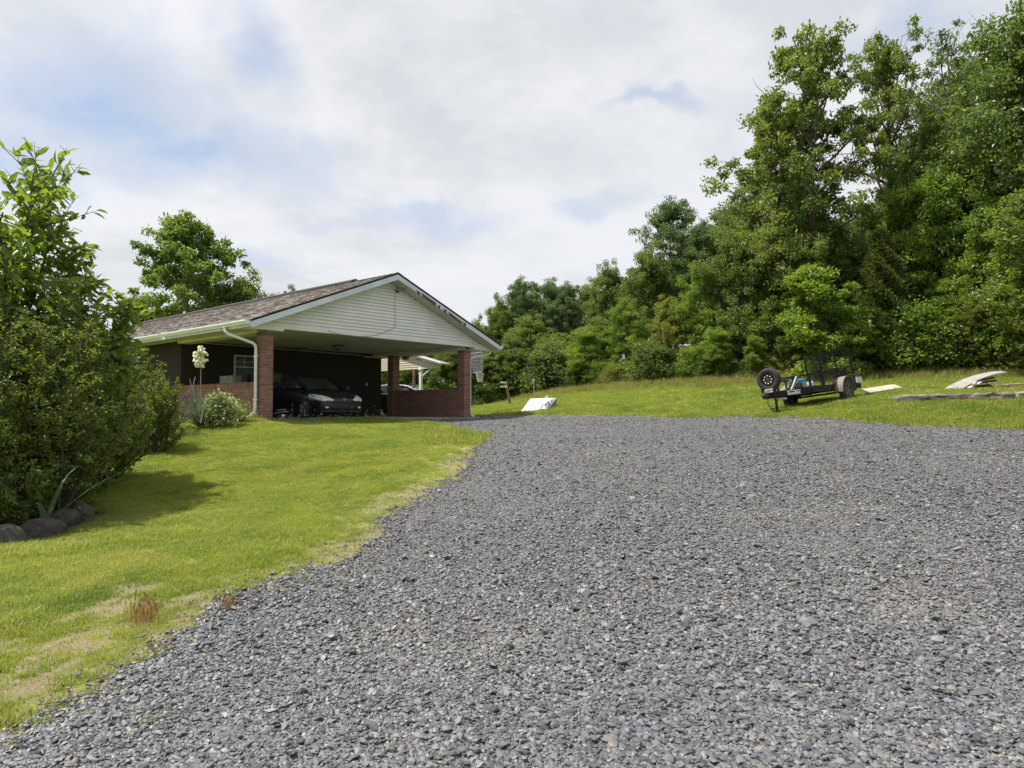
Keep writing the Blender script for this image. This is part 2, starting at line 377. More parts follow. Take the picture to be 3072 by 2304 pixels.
# ------------------------------------------------------------------ scatter (gravel and grass only)
def scatter_group():
    g = bpy.data.node_groups.new('scatter', 'GeometryNodeTree')
    g.interface.new_socket('Geometry', in_out='INPUT', socket_type='NodeSocketGeometry')
    g.interface.new_socket('Collection', in_out='INPUT', socket_type='NodeSocketCollection')
    g.interface.new_socket('Geometry', in_out='OUTPUT', socket_type='NodeSocketGeometry')
    t = NT(g); i = t.new('NodeGroupInput'); o = t.new('NodeGroupOutput')
    ci = t.new('GeometryNodeCollectionInfo', {'Collection': i.outputs[1], 'Separate Children': True, 'Reset Children': True})
    at_ = lambda n, d: t.new('GeometryNodeInputNamedAttribute', {'Name': n}, data_type=d)
    ip = t.new('GeometryNodeInstanceOnPoints', {'Points': i.outputs[0], 'Instance': ci.outputs[0], 'Pick Instance': True,
        'Instance Index': at_('idx', 'INT').outputs[0], 'Scale': at_('scl', 'FLOAT_VECTOR').outputs[0]})
    er = t.new('FunctionNodeEulerToRotation', {0: at_('rot', 'FLOAT_VECTOR').outputs[0]}); t.l.new(er.outputs[0], ip.inputs['Rotation'])
    t.l.new(ip.outputs[0], o.inputs[0]); return g
SG = scatter_group()
def scatter(name, P, rot, scl, idx, tint, protos, kind='stuff', **kw):
    me = bpy.data.meshes.new(name); n = len(P); me.vertices.add(n); me.vertices.foreach_set('co', np.asarray(P, np.float32).ravel())
    a = me.attributes.new('rot', 'FLOAT_VECTOR', 'POINT'); a.data.foreach_set('vector', np.asarray(rot, np.float32).ravel())
    if np.ndim(scl) == 1: scl = np.repeat(np.asarray(scl)[:, None], 3, 1)
    a = me.attributes.new('scl', 'FLOAT_VECTOR', 'POINT'); a.data.foreach_set('vector', np.asarray(scl, np.float32).ravel())
    a = me.attributes.new('idx', 'INT', 'POINT'); a.data.foreach_set('value', np.asarray(idx, np.int32))
    a = me.attributes.new('tint', 'FLOAT', 'POINT'); a.data.foreach_set('value', np.asarray(tint, np.float32))
    c = bpy.data.collections.new(name + '_shapes')
    for k, pm in enumerate(protos): c.objects.link(bpy.data.objects.new('%s_shape_%02d' % (name, k), pm))
    o = obj(name, me, kind=kind, **kw); md = o.modifiers.new('scatter', 'NODES'); md.node_group = SG
    md[[s.identifier for s in SG.interface.items_tree if s.name == 'Collection'][0]] = c
    return o
rs = np.random.RandomState(3)
def samp(n, ylo, yhi, power, xm=0.80, extra=0.6):
    """points over the ground, thinning with distance"""
    u = rs.rand(n)
    if abs(power - 1) < 1e-6: r = ylo * (yhi / ylo) ** u
    else: r = (ylo ** (1 - power) + u * (yhi ** (1 - power) - ylo ** (1 - power))) ** (1 / (1 - power))
    x = (rs.rand(n) * 2 - 1) * (xm * r + extra)
    return x, r
# stones
def rock(seed, flat):
    r = np.random.RandomState(seed); import bmesh
    bm = bmesh.new(); bmesh.ops.create_icosphere(bm, subdivisions=1, radius=.5)
    cuts = [(Vector(r.normal(size=3)).normalized(), r.uniform(.22, .4)) for _ in range(6)]
    for v in bm.verts:
        v.co *= r.uniform(.85, 1.1)
        for n_, d_ in cuts:
            e = v.co.dot(n_) - d_
            if e > 0: v.co -= n_ * e
        v.co.x *= r.uniform(1.0, 1.1); v.co.z *= flat; v.co.y *= .75
    me = bpy.data.meshes.new('stone'); bm.to_mesh(me); bm.free(); me.materials.append(STONE); return me
def stone_mat():
    m = bpy.data.materials.new('crushed_stone'); m.use_nodes = True; t = NT(m.node_tree); t.n.clear()
    ti = t.new('ShaderNodeAttribute', attribute_type='INSTANCER', attribute_name='tint').outputs['Fac']
    pos = t.new('ShaderNodeNewGeometry').outputs['Position']
    n = t.noise(pos, 90, 3, .6)
    cr = t.new('ShaderNodeValToRGB', {0: ti}); e = cr.color_ramp; e.interpolation = 'CONSTANT'
    cols = [(0, (.07, .075, .085)), (.14, (.12, .125, .135)), (.34, (.17, .175, .185)), (.56, (.225, .23, .24)), (.74, (.30, .305, .31)), (.87, (.115, .12, .16)), (.95, (.28, .27, .235)), (.975, (.33, .30, .25)), (.988, (.32, .24, .19)), (.996, (.42, .41, .39))]
    cols = [(p_, (.66 * c_[0], .655 * c_[1], .65 * c_[2])) for p_, c_ in cols]
    e.elements[0].color = (*cols[0][1], 1); e.elements[1].position = cols[1][0]; e.elements[1].color = (*cols[1][1], 1)
    for p_, c_ in cols[2:]: x = e.elements.new(p_); x.color = (*c_, 1)
    big_n = t.noise(pos, .42, 4, .6)
    c = t.mix(t.math('MULTIPLY', t.ramp(n, .3, .7), .35), cr.outputs[0], (.075, .075, .08)); c = t.mix(t.math('MULTIPLY', t.ramp(big_n, .50, .66), .28), c, (.20, .18, .155)); c = t.mix(t.math('MULTIPLY', t.ramp(big_n, .48, .34), .32), c, (.085, .088, .10))
    b = t.new('ShaderNodeBsdfPrincipled', {'Base Color': c, 'Roughness': .5, 'Specular IOR Level': .45, 'Normal': t.new('ShaderNodeBump', {'Strength': .35, 'Distance': .003, 'Height': n}).outputs[0]})
    t.new('ShaderNodeOutputMaterial', {0: b.outputs[0]}); return m
STONE = stone_mat()
rocks = [rock(i, .28 + .05 * (i % 6)) for i in range(12)]
x, y = samp(780000, 1.5, 27, 1.45, .80, .8)
d = gravel_sd(x, y); spill = rs.rand(len(x)) < np.where(d < 0, 1, np.exp(-np.maximum(d, 0) / .09) * .5)
k = spill & (x > -.80 * y - .8); x = x[k]; y = y[k]; n = len(x)
rr = np.hypot(x, y)
size = .0105 * np.exp(rs.normal(0, .36, n)) * 2.25 * (.78 + .5 * fbm(x, y, .6)) * (1 + np.clip(rr - 6, 0, 22) * .028)
big = rs.rand(n) < .004; size[big] *= 1.9
z = surf(x, y) + .016 + size * rs.uniform(-.05, .30, n)
rot = np.stack([rs.normal(0, .30, n), rs.normal(0, .30, n), rs.rand(n) * 6.28], 1)
scatter('gravel', np.stack([x, y, z], 1), rot, size, rs.randint(0, 12, n), rs.rand(n), rocks, label='loose grey crushed stone covering the driveway', category='gravel')

# grass
def blade_clump(seed, nb, h, spread, w, lean=.5, m=None, seg=2):
    r = np.random.RandomState(seed); V = []; Fc = []
    for _ in range(nb):
        bx, by = r.normal(0, spread, 2); a = r.rand() * 6.28; hh = h * r.uniform(.45, 1.15); l = lean * r.uniform(.1, 1.2) * hh
        dx, dy = math.cos(a), math.sin(a); sx, sy = -dy * w / 2, dx * w / 2
        o = len(V)
        V += [(bx - sx, by - sy, -.01), (bx + sx, by + sy, -.01), (bx + dx * l * .35 + sx * .8, by + dy * l * .35 + sy * .8, hh * .6), (bx + dx * l * .35 - sx * .8, by + dy * l * .35 - sy * .8, hh * .6), (bx + dx * l, by + dy * l, hh), (bx + dx * l + sx * .1, by + dy * l + sy * .1, hh)]
        Fc += [(o, o + 1, o + 2, o + 3), (o + 3, o + 2, o + 5, o + 4)]
    return npmesh('grass_clump', V, Fc, m)
GRASS = leaf_mat('grass_blade', (.155, .220, .034), (.300, .335, .060), (1.5, 1.45, .8), dry=(.36, .30, .12), dryamt=.07, gloss=.5, wave=1.3, inst=True, patch=((.125, .20, .034), (.32, .325, .085)))
TALL = leaf_mat('tall_grass_blade', (.14, .20, .035), (.30, .29, .09), (1.3, 1.2, .8), dry=(.36, .28, .13), dryamt=.2, gloss=.6, wave=.9, inst=True)
gc = [blade_clump(i, 18, .030, .034, .0040, .9, GRASS) for i in range(6)] + [blade_clump(20 + i, 20, .075, .035, .0048, .9, GRASS) for i in range(3)]
fc = [blade_clump(40 + i, 14, .075, .08, .011, .6, GRASS) for i in range(5)]
tg = [blade_clump(60 + i, 16, .32, .08, .010, .5, TALL) for i in range(4)]
x, y = samp(330000, 2.3, 21, .75, .80, .8)
k = (x < 0) & (x > -.80 * y - .8); x = x[k]; y = y[k]
d = gravel_sd(x, y); kk = np.clip(np.hypot(x, y) / 9, .5, 1.5); nn = fbm(x, y, 1.7) + .13 * np.clip((8 - np.hypot(x, y)) / 3, 0, 1); th = np.interp(nn, [.34, .43, .52], [1.0, .6, .16]); wgt = np.clip(1 - (d - .25) / (1.25 * kk), 0, 1); pr = np.where(d < 0, np.where(vn(x, y, 2.6) > .60, np.exp(np.minimum(d, 0) / .45) * .30, .02 * (d > -.6)), 1 - wgt * (1 - th))
pr = pr * (1 - .93 * dirt_at(x, y)); hs = poly_sd(x, y, HOUSE); k = (rs.rand(len(x)) < pr) & (hs > .02) & (((x + 6.6) ** 2 / 4 + (y - 9.2) ** 2 / 2 > 1) | (rs.rand(len(x)) < .25)); x = x[k]; y = y[k]; hs = hs[k]; d = d[k]; n = len(x)
tuft = (fbm(x, y, 1.1) > .60) & (rs.rand(n) < .22) | (rs.rand(n) < .015)
ix = np.where(tuft, rs.randint(6, 9, n), rs.randint(0, 6, n)); far = (y > 12); s = rs.uniform(.75, 1.25, n) * np.where(far & ~tuft, 1.25, 1.0)
nearhouse = np.clip(1 - hs / .5, 0, 1); s *= 1 + nearhouse * 1.4; s *= np.interp(d, [0, 1.2], [.62, 1.0])
scatter('lawn_grass', np.stack([x, y, surf(x, y)], 1), np.stack([rs.normal(0, .1, n), rs.normal(0, .1, n), rs.rand(n) * 6.28], 1), s, ix, rs.rand(n), gc, label='mown yellow-green lawn in front of the brick carport', category='grass')
x, y = samp(150000, 15, 46, 1.2, .80, 2)
d = gravel_sd(x, y); hs = poly_sd(x, y, HOUSE); ws = poly_sd(x, y, WOOD); k = (x > -.12 * y) & (rs.rand(len(x)) < np.where(d > .1, 1, np.where(d > -.1, .3, 0))) & (hs > .3) & (ws > -1.0)
k |= (x <= -.12 * y) & (hs > .1) & (y > 20) & (d > 0) & (ws > -1)
x = x[k]; y = y[k]; n = len(x)
scatter('hillside_grass', np.stack([x, y, surf(x, y)], 1), np.stack([rs.normal(0, .12, n), rs.normal(0, .12, n), rs.rand(n) * 6.28], 1), rs.uniform(.75, 1.3, n), rs.randint(0, 5, n), rs.rand(n), fc, label='short sunlit grass on the slope below the woods', category='grass')
x = rs.uniform(-6, 26, 60000); y = rs.uniform(24, 48, 60000); ws = poly_sd(x, y, WOOD); k = (rs.rand(len(x)) < np.clip(1 - np.abs(ws - .7) / 2.4 + .5 * (fbm(x, y, .7) - .5), 0, 1) * .8) & (x < .82 * y + 1) & (gravel_sd(x, y) > .5) & (poly_sd(x, y, HOUSE) > .5); x = x[k]; y = y[k]; n = len(x)
scatter('tall_grass', np.stack([x, y, surf(x, y)], 1), np.stack([rs.normal(0, .12, n), rs.normal(0, .12, n), rs.rand(n) * 6.28], 1), rs.uniform(.35, 1.15, n), rs.randint(0, 4, n), rs.rand(n), tg, label='uncut tan and green grass along the edge of the woods', category='grass')

# ------------------------------------------------------------------ house with carport (local x along the gable front, y back along the roof)
PI = math.pi
vinyl = mat('vinyl_cream', (.78, .79, .81), .45, var=.04, scale=1.3, col2=(.71, .715, .69))
vinyl_old = mat('vinyl_soffit', (.56, .55, .46), .55, var=.06, scale=2)
fascia_m = mat('fascia_metal', (.62, .68, .75), .38, var=.05, scale=1.5, col2=(.52, .57, .64))
gutter_m = mat('gutter_white', (.74, .76, .75), .35, var=.05, scale=3)
fell_m = mat('roof_felt_edge', (.035, .032, .03), .9)
ceil_m = mat('ceiling_panel', (.42, .42, .36), .7, var=.08, scale=.8)
rot_m = mat('rotted_board', (.07, .065, .055), .95, scale=20)
dark_metal = mat('dark_metal', (.03, .03, .032), .5)
glass_frost = mat('lamp_glass', (.16, .16, .155), .25)
def shingle_mat():
    m = bpy.data.materials.new('asphalt_shingle'); m.use_nodes = True; t = NT(m.node_tree); t.n.clear()
    tc = t.new('ShaderNodeTexCoord').outputs['Object']; g = t.new('ShaderNodeNewGeometry').outputs['Random Per Island']
    n = t.noise(tc, .7, 4, .6); n2 = t.noise(tc, 120, 3, .7)
    c = t.mix(g, (.245, .215, .195), (.295, .265, .245)); c = t.mix(t.math('MULTIPLY', t.ramp(n, .4, .65), .35), c, (.21, .185, .17)); c = t.mix(t.math('MULTIPLY', n2, .4), c, (.18, .16, .15))
    b = t.new('ShaderNodeBsdfPrincipled', {'Base Color': c, 'Roughness': .9, 'Specular IOR Level': .2, 'Normal': t.new('ShaderNodeBump', {'Strength': .5, 'Distance': .004, 'Height': n2}).outputs[0]})
    t.new('ShaderNodeOutputMaterial', {0: b.outputs[0]}); return m
shin_m = shingle_mat()
def brick_mat(name='fired_brick'):
    m = bpy.data.materials.new(name); m.use_nodes = True; t = NT(m.node_tree); t.n.clear()
    tc = t.new('ShaderNodeTexCoord').outputs['Object']; g = t.new('ShaderNodeNewGeometry').outputs['Random Per Island']; oi = t.new('ShaderNodeObjectInfo').outputs['Random']
    f = t.math('FRACT', t.math('ADD', g, t.math('MULTIPLY', oi, 7.3)))
    cr = t.new('ShaderNodeValToRGB', {0: f}); e = cr.color_ramp
    e.elements[0].color = (.19, .088, .066, 1); e.elements[1].position = 1; e.elements[1].color = (.36, .19, .135, 1)
    for p_, c_ in ((.3, (.28, .125, .09)), (.55, (.32, .155, .105)), (.75, (.23, .11, .09)), (.9, (.15, .10, .10))): x = e.elements.new(p_); x.color = (*c_, 1)
    n2 = t.noise(t.new('ShaderNodeNewGeometry').outputs['Position'], 55, 4, .65); n3 = t.noise(t.new('ShaderNodeNewGeometry').outputs['Position'], 3, 4, .6)
    c = t.mix(t.math('MULTIPLY', n2, .45), cr.outputs[0], (.16, .085, .065)); c = t.mix(t.math('MULTIPLY', t.ramp(n3, .5, .7), .35), c, (.30, .25, .21))
    b = t.new('ShaderNodeBsdfPrincipled', {'Base Color': c, 'Roughness': .88, 'Specular IOR Level': .2, 'Normal': t.new('ShaderNodeBump', {'Strength': .5, 'Distance': .004, 'Height': n2}).outputs[0]})
    t.new('ShaderNodeOutputMaterial', {0: b.outputs[0]}); return m
brick_m = brick_mat(); mortar_m = mat('mortar', (.44, .40, .35), .95, var=.12, scale=20, bump=.4)

house = thing('brick_house', 'low brick house with open carport, cream gable and long brown shingle roof', 'house', P0, HROT)
E0, E1, BF, HE, HP = -.62, 9.33, -.5, 2.66, 4.64            # eaves, front edge, eave and ridge height
AR = (E0 + E1) / 2; SL = (HP - HE) / (AR - E0); BR = 21.0
# roof decks
rf = MB(); T = .06
for (xa, xb) in ((E0, AR), (AR, E1)):
    za = HE if xa == E0 else HP; zb = HP if xa == E0 else HE
    rf.add([(xa, BF, za), (xb, BF, zb), (xb, BR, zb), (xa, BR, za), (xa, BF, za - T), (xb, BF, zb - T), (xb, BR, zb - T), (xa, BR, za - T)],
           [(0, 1, 2, 3), (7, 6, 5, 4), (0, 4, 5, 1), (2, 6, 7, 3), (0, 3, 7, 4) if xa == E0 else (1, 5, 6, 2)])
roof = rf.build('roof', [fell_m], house)
# shingle tabs, one joined part per slope: past the count that could be picked apart singly
r = random.Random(5); tb = MB(); n_ = Vector((-SL, 0, 1)).normalized(); d_ = Vector((1, 0, SL)).normalized()
Ls = (AR - E0) / d_.x; rows = int(Ls / .143)
for i in range(rows + 1):
    s0 = -0.03 + i * .143; bb = BF - .02 - r.random() * .3
    while bb < BR:
        wd = r.uniform(.14, .34); b0 = max(bb, BF - .02); b1 = min(bb + wd - .008, BR); bb += wd
        if b1 - b0 < .03: continue
        th = r.choice((.010, .016, .024)); ov = r.choice((0, .012, .02)); s1 = min(s0 + .17, Ls)
        p = lambda s, b, h: tuple(Vector((E0, b, HE)) + d_ * s + n_ * h)
        e = max(s0 - ov, -.03)
        tb.add([p(e, b0, .004), p(e, b1, .004), p(s1, b1, .004), p(s1, b0, .004), p(e, b0, .006 + th), p(e, b1, .006 + th), p(s1, b1, .008), p(s1, b0, .008)], [(5, 4, 7, 6), (0, 1, 5, 4), (0, 4, 7, 3), (1, 2, 6, 5)])
tb.build('shingles', shin_m, roof, kind='stuff')
rp = MB().add([(AR, BF - .02, HP + .012), (E1 + .02, BF - .02, HE + .004), (E1 + .02, BR, HE + .004), (AR, BR, HP + .012)], [(0, 1, 2, 3)]); rp.build('rear_slope_shingles', shin_m, roof, kind='stuff')
cap = MB()
for i in range(70):
    b0 = BF - .02 + i * .30
    for sx in (-1, 1):
        q = [(AR, b0, HP + .045), (AR + sx * .15, b0, HP + .045 - .15 * SL), (AR + sx * .15, b0 + .31, HP + .025 - .15 * SL), (AR, b0 + .31, HP + .028), (AR, b0, HP + .02), (AR + sx * .15, b0, HP + .01 - .15 * SL)]
        cap.add(q, [(0, 1, 2, 3), (0, 4, 5, 1)])
cap.build('ridge_cap', shin_m, roof)
rv = MB()
for sx in (-1, 1): rv.add([(AR, 1.7, HP + .105), (AR + sx * .19, 1.7, HP + .085 - .19 * SL), (AR + sx * .19, 19.5, HP + .085 - .19 * SL), (AR, 19.5, HP + .105), (AR, 1.7, HP + .03), (AR + sx * .19, 1.7, HP + .02 - .19 * SL), (AR + sx * .19, 19.5, HP + .02 - .19 * SL)], [(0, 1, 2, 3), (0, 4, 5, 1), (1, 5, 6, 2)])
rv.build('ridge_vent', fell_m, roof)
# drip edge + rake fascias
for sx, xe, wgt in ((-1, E0, .17), (1, E1, .15)):
    m = MB(); L_ = abs(AR - xe)
    for (h0, h1, o0, mi) in ((.0, .03, -.035, 1), (-.035, -.2, -.02, 0), (-.165, -.2, -.032, 0)):
        x0, x1 = AR, xe
        m.add([(x0, BF + o0, HP + h0), (x1, BF + o0, HE + h0), (x1, BF + o0, HE + h1), (x0, BF + o0, HP + h1), (x0, BF, HP + h0), (x1, BF, HE + h0), (x1, BF, HE + h1), (x0, BF, HP + h1)],
              [(0, 1, 2, 3), (4, 7, 6, 5), (0, 4, 5, 1), (3, 2, 6, 7), (1, 5, 6, 2), (0, 3, 7, 4)], mi)
    m.build('rake_fascia', [fascia_m, fell_m], house)
    # sloping soffit under the rake
    sf = MB().add([(AR, BF, HP - .185), (xe, BF, HE - .185), (xe, -.03, HE - .185), (AR, -.03, HP - .185)], [(0, 1, 2, 3)])
    k = 0; x = AR + sx * .15
    while abs(x - AR) < L_ - .1:
        zz = HP - .187 - abs(x - AR) * SL; sf.box(x - .008, x + .008, BF + .01, -.035, zz - .012, zz, 0); x += sx * .155
    sf.build('rake_soffit', vinyl_old, house)
# strips where the right fascia has come away
for (u0, u1) in ((.155, .19), (.20, .33), (.345, .37), (.40, .43), (.45, .58), (.59, .62)):
    x0 = AR + (E1 - AR) * u0; x1 = AR + (E1 - AR) * u1; z0 = HP - (x0 - AR) * SL; z1 = HP - (x1 - AR) * SL
    j = random.Random(int(u0 * 1000)); a0 = j.uniform(.11, .15); a1 = j.uniform(.11, .15)
    MB().add([(x0, BF - .036, z0 - a0), (x1, BF - .036, z1 - a1), (x1 - .03, BF - .036, z1 - .215), (x0 + .02, BF - .036, z0 - .21), (x0, BF - .028, z0 - a0), (x1, BF - .028, z1 - a1), (x1 - .03, BF - .028, z1 - .215), (x0 + .02, BF - .028, z0 - .21)],
             [(0, 1, 2, 3), (0, 4, 5, 1), (1, 5, 6, 2), (3, 2, 6, 7), (0, 3, 7, 4)]).build('rotted_board', rot_m, house, label='dark bare board where the white fascia has peeled away')
# gable wall: backing and one board per course
gable = MB(); gb = [(E0 + .35, .02, 2.56), (E1 - .35, .02, 2.56), (AR, .02, HP - .2)]
gable.add(gb + [(x, .10, z) for x, y, z in gb], [(0, 1, 2), (5, 4, 3), (0, 3, 4, 1)]); gab = gable.build('gable', vinyl_old, house)
z = 2.645; ci = 0
while z < HP - .22:
    h = .104; zt = min(z + h, HP - .2)
    f = lambda zz, sgn: AR + sgn * max(0.0, (HP - .19 - zz) / SL)
    pts = []
    for zz, yy in ((z, -.030), (z + .060, -.020), (z + .064, -.010), (zt - .004, .006)):
        zc = min(zz, HP - .2); pts += [(f(zc, -1), yy, zc), (f(zc, 1), yy, zc)]
    pts += [(f(z, -1), .02, z), (f(z, 1), .02, z)]
    MB().add(pts, [(8, 0, 1, 9), (0, 2, 3, 1), (2, 4, 5, 3), (4, 6, 7, 5)]).build('siding_board', vinyl, gab); z += h
MB().box(.63, 8.40, -.03, .06, 2.565, 2.643).build('beam_trim', vinyl, house, bevel=.004)
# boxed returns over both end pillars, side beams, eave soffits, ceiling
MB().box(E0 + .04, .63, -.035, .30, 2.495, 2.643).build('beam_box', vinyl, house, bevel=.005)
MB().box(8.40, E1 - .04, -.035, .30, 2.495, 2.643).build('beam_box', vinyl, house, bevel=.005)
MB().box(-.02, .40, .30, 5.3, 2.43, 2.60).build('side_beam', vinyl_old, house)
MB().box(7.86, 8.28, .30, 5.3, 2.43, 2.60).build('side_beam', vinyl_old, house)
m = MB().box(E0, -.02, .30, BR, 2.50, 2.52)
for k in range(90): m.box(E0 + .02, -.03, .35 + k * .23, .362 + k * .23, 2.494, 2.5)
m.build('eave_soffit', vinyl_old, house)
MB().box(8.28, E1, .30, BR, 2.50, 2.52).build('eave_soffit', vinyl_old, house)
cl = MB().box(.4, 7.86, .06, 5.3, 2.555, 2.575)
for k in range(17): cl.box(.42, 7.84, .3 + k * .305, .312 + k * .305, 2.549, 2.555)
cl.build('ceiling', ceil_m, house)
# eave fascia + gutters
MB().box(E0 - .015, E0 + .01, BF, BR, 2.49, 2.655).build('eave_fascia', fascia_m, house)
MB().box(E1 - .01, E1 + .015, BF, BR, 2.49, 2.655).build('eave_fascia', fascia_m, house)
def gutter(x, sgn, b0, b1, z):
    pr = [(0, 0), (.0, -.115), (.075, -.115), (.10, -.07), (.125, -.03), (.125, .0), (.112, .0), (.112, -.02), (.068, -.1), (.012, -.1), (.012, 0)]
    m = MB(); n = len(pr); v = [(x + sgn * a, b, z + h) for b in (b0, b1) for a, h in pr]
    fs = [(i, (i + 1) % n, n + (i + 1) % n, n + i) for i in range(n)]
    m.add(v, fs); m.add([(x + sgn * a, b0 - .002, z + h) for a, h in pr[:6]], [tuple(range(6))]); m.add([(x + sgn * a, b1, z + h) for a, h in pr[:6]], [tuple(range(6))])
    return m.build('gutter', gutter_m, house)
gutter(E0 - .016, -1, BF + .03, 4.8, 2.665); gutter(E1 + .016, 1, BF + .0, 5.2, 2.665)
gutter(E0 - .016, -1, 5.0, 19.5, 2.665)
def sweep(pts, w, h, side):
    m = MB(); P = [Vector(p) for p in pts]; N = len(P); sd = Vector(side)
    for i, p in enumerate(P):
        d = (P[min(i + 1, N - 1)] - P[max(i - 1, 0)]).normalized(); nn = d.cross(sd).normalized()
        c = .25
        for a, b in ((-1, -1 + c), (-1 + c, -1), (1 - c, -1), (1, -1 + c), (1, 1 - c), (1 - c, 1), (-1 + c, 1), (-1, 1 - c)): m.v.append(tuple(p + sd * (a * w / 2) + nn * (b * h / 2)))
    for i in range(N - 1):
        for k in range(8): m.f.append((i * 8 + k, i * 8 + (k + 1) % 8, i * 8 + 8 + (k + 1) % 8, i * 8 + 8 + k)); m.mi.append(0)
    return m
dp = [(-.69, .78, 2.58), (-.69, .77, 2.50), (-.685, .75, 2.44), (-.62, .70, 2.37), (-.35, .47, 2.24), (-.13, .27, 2.13), (-.085, .235, 2.07), (-.07, .22, 1.98), (-.07, .22, .30), (-.08, .25, .20), (-.14, .38, .09), (-.20, .52, .035)]
ds = sweep(dp, .10, .075, (0.6, 0.8, 0)).build('downspout', gutter_m, house, smooth=False)
for zz in (1.75, .55): MB().box(-.112, -.03, .155, .285, zz, zz + .03).build('strap', gutter_m, ds)
dp2 = [(9.42, .15, 2.56), (9.42, .15, 2.44), (9.36, .15, 2.38), (8.9, .12, 2.30), (8.45, .1, 2.22), (8.30, .1, 2.13), (8.29, .1, 1.9), (8.29, .1, .2), (8.36, .1, .06), (8.5, .1, .03)]
sweep(dp2, .075, .06, (0, 1, 0)).build('downspout', gutter_m, house)
# bricks
BH, BJ = .0565, .0115
def course_ring(x0, y0, w, z):
    L = w - .098; t = .098
    return [(x0, x0 + L - .005, y0, y0 + t, z), (x0 + L + .005, x0 + w, y0, y0 + L - .005, z), (x0 + t + .005, x0 + w, y0 + w - t, y0 + w, z), (x0, x0 + t, y0 + t + .005, y0 + w, z)]
bmesh_cache = {}
def brick_obj(x0, x1, y0, y1, z, parent, h=BH):
    r = random.Random(int(x0 * 977 + y0 * 3313 + z * 7919)); k = (round(x1 - x0, 3), round(y1 - y0, 3), round(h, 3), r.randint(0, 2))
    if k not in bmesh_cache:
        m = MB(); c = .004; X, Y, Z = k[0], k[1], k[2]; j = [random.Random(k[3] * 31 + i).uniform(-.0015, .0015) for i in range(24)]; i = 0
        vs = []
        for (zz, ins) in ((0, c), (c, 0), (Z - c, 0), (Z, c)):
            for (xx, yy) in ((0, 0), (X, 0), (X, Y), (0, Y)):
                vs.append((xx + (ins if xx == 0 else -ins) + j[i % 24], yy + (ins if yy == 0 else -ins) + j[(i + 7) % 24], zz)); i += 1
        m.add(vs, [(3, 2, 1, 0), (12, 13, 14, 15)] + [(a + q, a + (q + 1) % 4, a + 4 + (q + 1) % 4, a + 4 + q) for a in (0, 4, 8) for q in range(4)])
        bmesh_cache[k] = m.mesh('brick', brick_m)
    o = obj('brick', bmesh_cache[k], parent); o.location = (x0, y0 + r.uniform(-.0015, .0015), z); return o
def joined_bricks(lst, parent, nm='brickwork'):
    m = MB(); r = random.Random(9)
    for (x0, x1, y0, y1, z, h) in lst:
        j = r.uniform(-.002, .002); m.box(x0 + j, x1 + j, y0 + j, y1 + j, z, z + h)
    return m.build(nm, brick_m, parent, kind='stuff')
def pillar(x0, y0, w, ztop, single):
    core = MB().box(x0 + .012, x0 + w - .012, y0 + .012, y0 + w - .012, -.15, ztop - .03).build('brick_pillar', mortar_m, house)
    n = int(ztop / (BH + BJ)); rest = []
    for i in range(-1, n):
        z = i * (BH + BJ); ring = course_ring(x0, y0, w, z)
        if i % 2: ring = [(2 * x0 + w - b, 2 * x0 + w - a, c, d, z) for a, b, c, d, _ in ring]
        for bk in ring:
            vis = bk[2] < y0 + .01 or bk[0] < x0 + .01
            if single and vis: brick_obj(*bk, core)
            else: rest.append((*bk, BH))
    joined_bricks(rest, core)
    MB().box(x0 - .012, x0 + w + .012, y0 - .012, y0 + w + .012, ztop - .05, ztop + .012).build('pillar_cap', mat('cap_board', (.10, .09, .085), .8), core)
    return core
pillar(0, 0, .33, 2.42, True); pillar(7.89, 0, .33, 2.42, True); pillar(7.89, 4.0, .33, 2.42, False)
def low_wall(x0, x1, y0, y1, ztop, cap=True, nm='low_wall'):
    core = MB().box(x0 + .012, x1 - .012, y0, y1, -.15, ztop - .02).build(nm, mortar_m, house); L = []; n = int((ztop - .11) / (BH + BJ))
    for i in range(-1, n):
        z = i * (BH + BJ); y = y0 - (i % 2) * .10
        while y < y1:
            a = max(y, y0); b = min(y + .20, y1)
            if b - a > .02: L.append((x0, x0 + .095, a, b - .008, z, BH)); L.append((x1 - .095, x1, a, b - .008, z, BH))
            y += .208
    zt = n * (BH + BJ); y = y0
    while y < y1 - .03: L.append((x0 - .006, x1 + .006, y, min(y + .06, y1), zt, ztop - zt)); y += .0685
    joined_bricks(L, core); return core
low_wall(.05, .27, .335, 5.25, 1.06); low_wall(7.94, 8.16, .335, 3.995, 1.03)
# house body
def shade_dark_brick_mat():  # house brick with the carport's shade darkened into its colours
    m = bpy.data.materials.new('wall_brick_shade_dark'); m.use_nodes = True; t = NT(m.node_tree); t.n.clear()
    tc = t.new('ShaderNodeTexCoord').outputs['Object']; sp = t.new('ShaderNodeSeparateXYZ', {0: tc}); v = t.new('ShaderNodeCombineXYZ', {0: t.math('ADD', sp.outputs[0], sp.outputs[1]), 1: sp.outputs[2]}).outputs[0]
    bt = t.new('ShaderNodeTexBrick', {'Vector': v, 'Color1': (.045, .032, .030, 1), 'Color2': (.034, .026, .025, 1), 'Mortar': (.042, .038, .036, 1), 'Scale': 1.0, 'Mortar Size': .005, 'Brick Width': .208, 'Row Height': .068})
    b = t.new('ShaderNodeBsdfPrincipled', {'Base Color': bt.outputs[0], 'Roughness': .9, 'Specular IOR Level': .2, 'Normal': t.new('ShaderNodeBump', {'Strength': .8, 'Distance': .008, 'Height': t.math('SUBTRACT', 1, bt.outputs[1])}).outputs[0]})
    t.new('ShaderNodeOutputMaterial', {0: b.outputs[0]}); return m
wb = shade_dark_brick_mat()
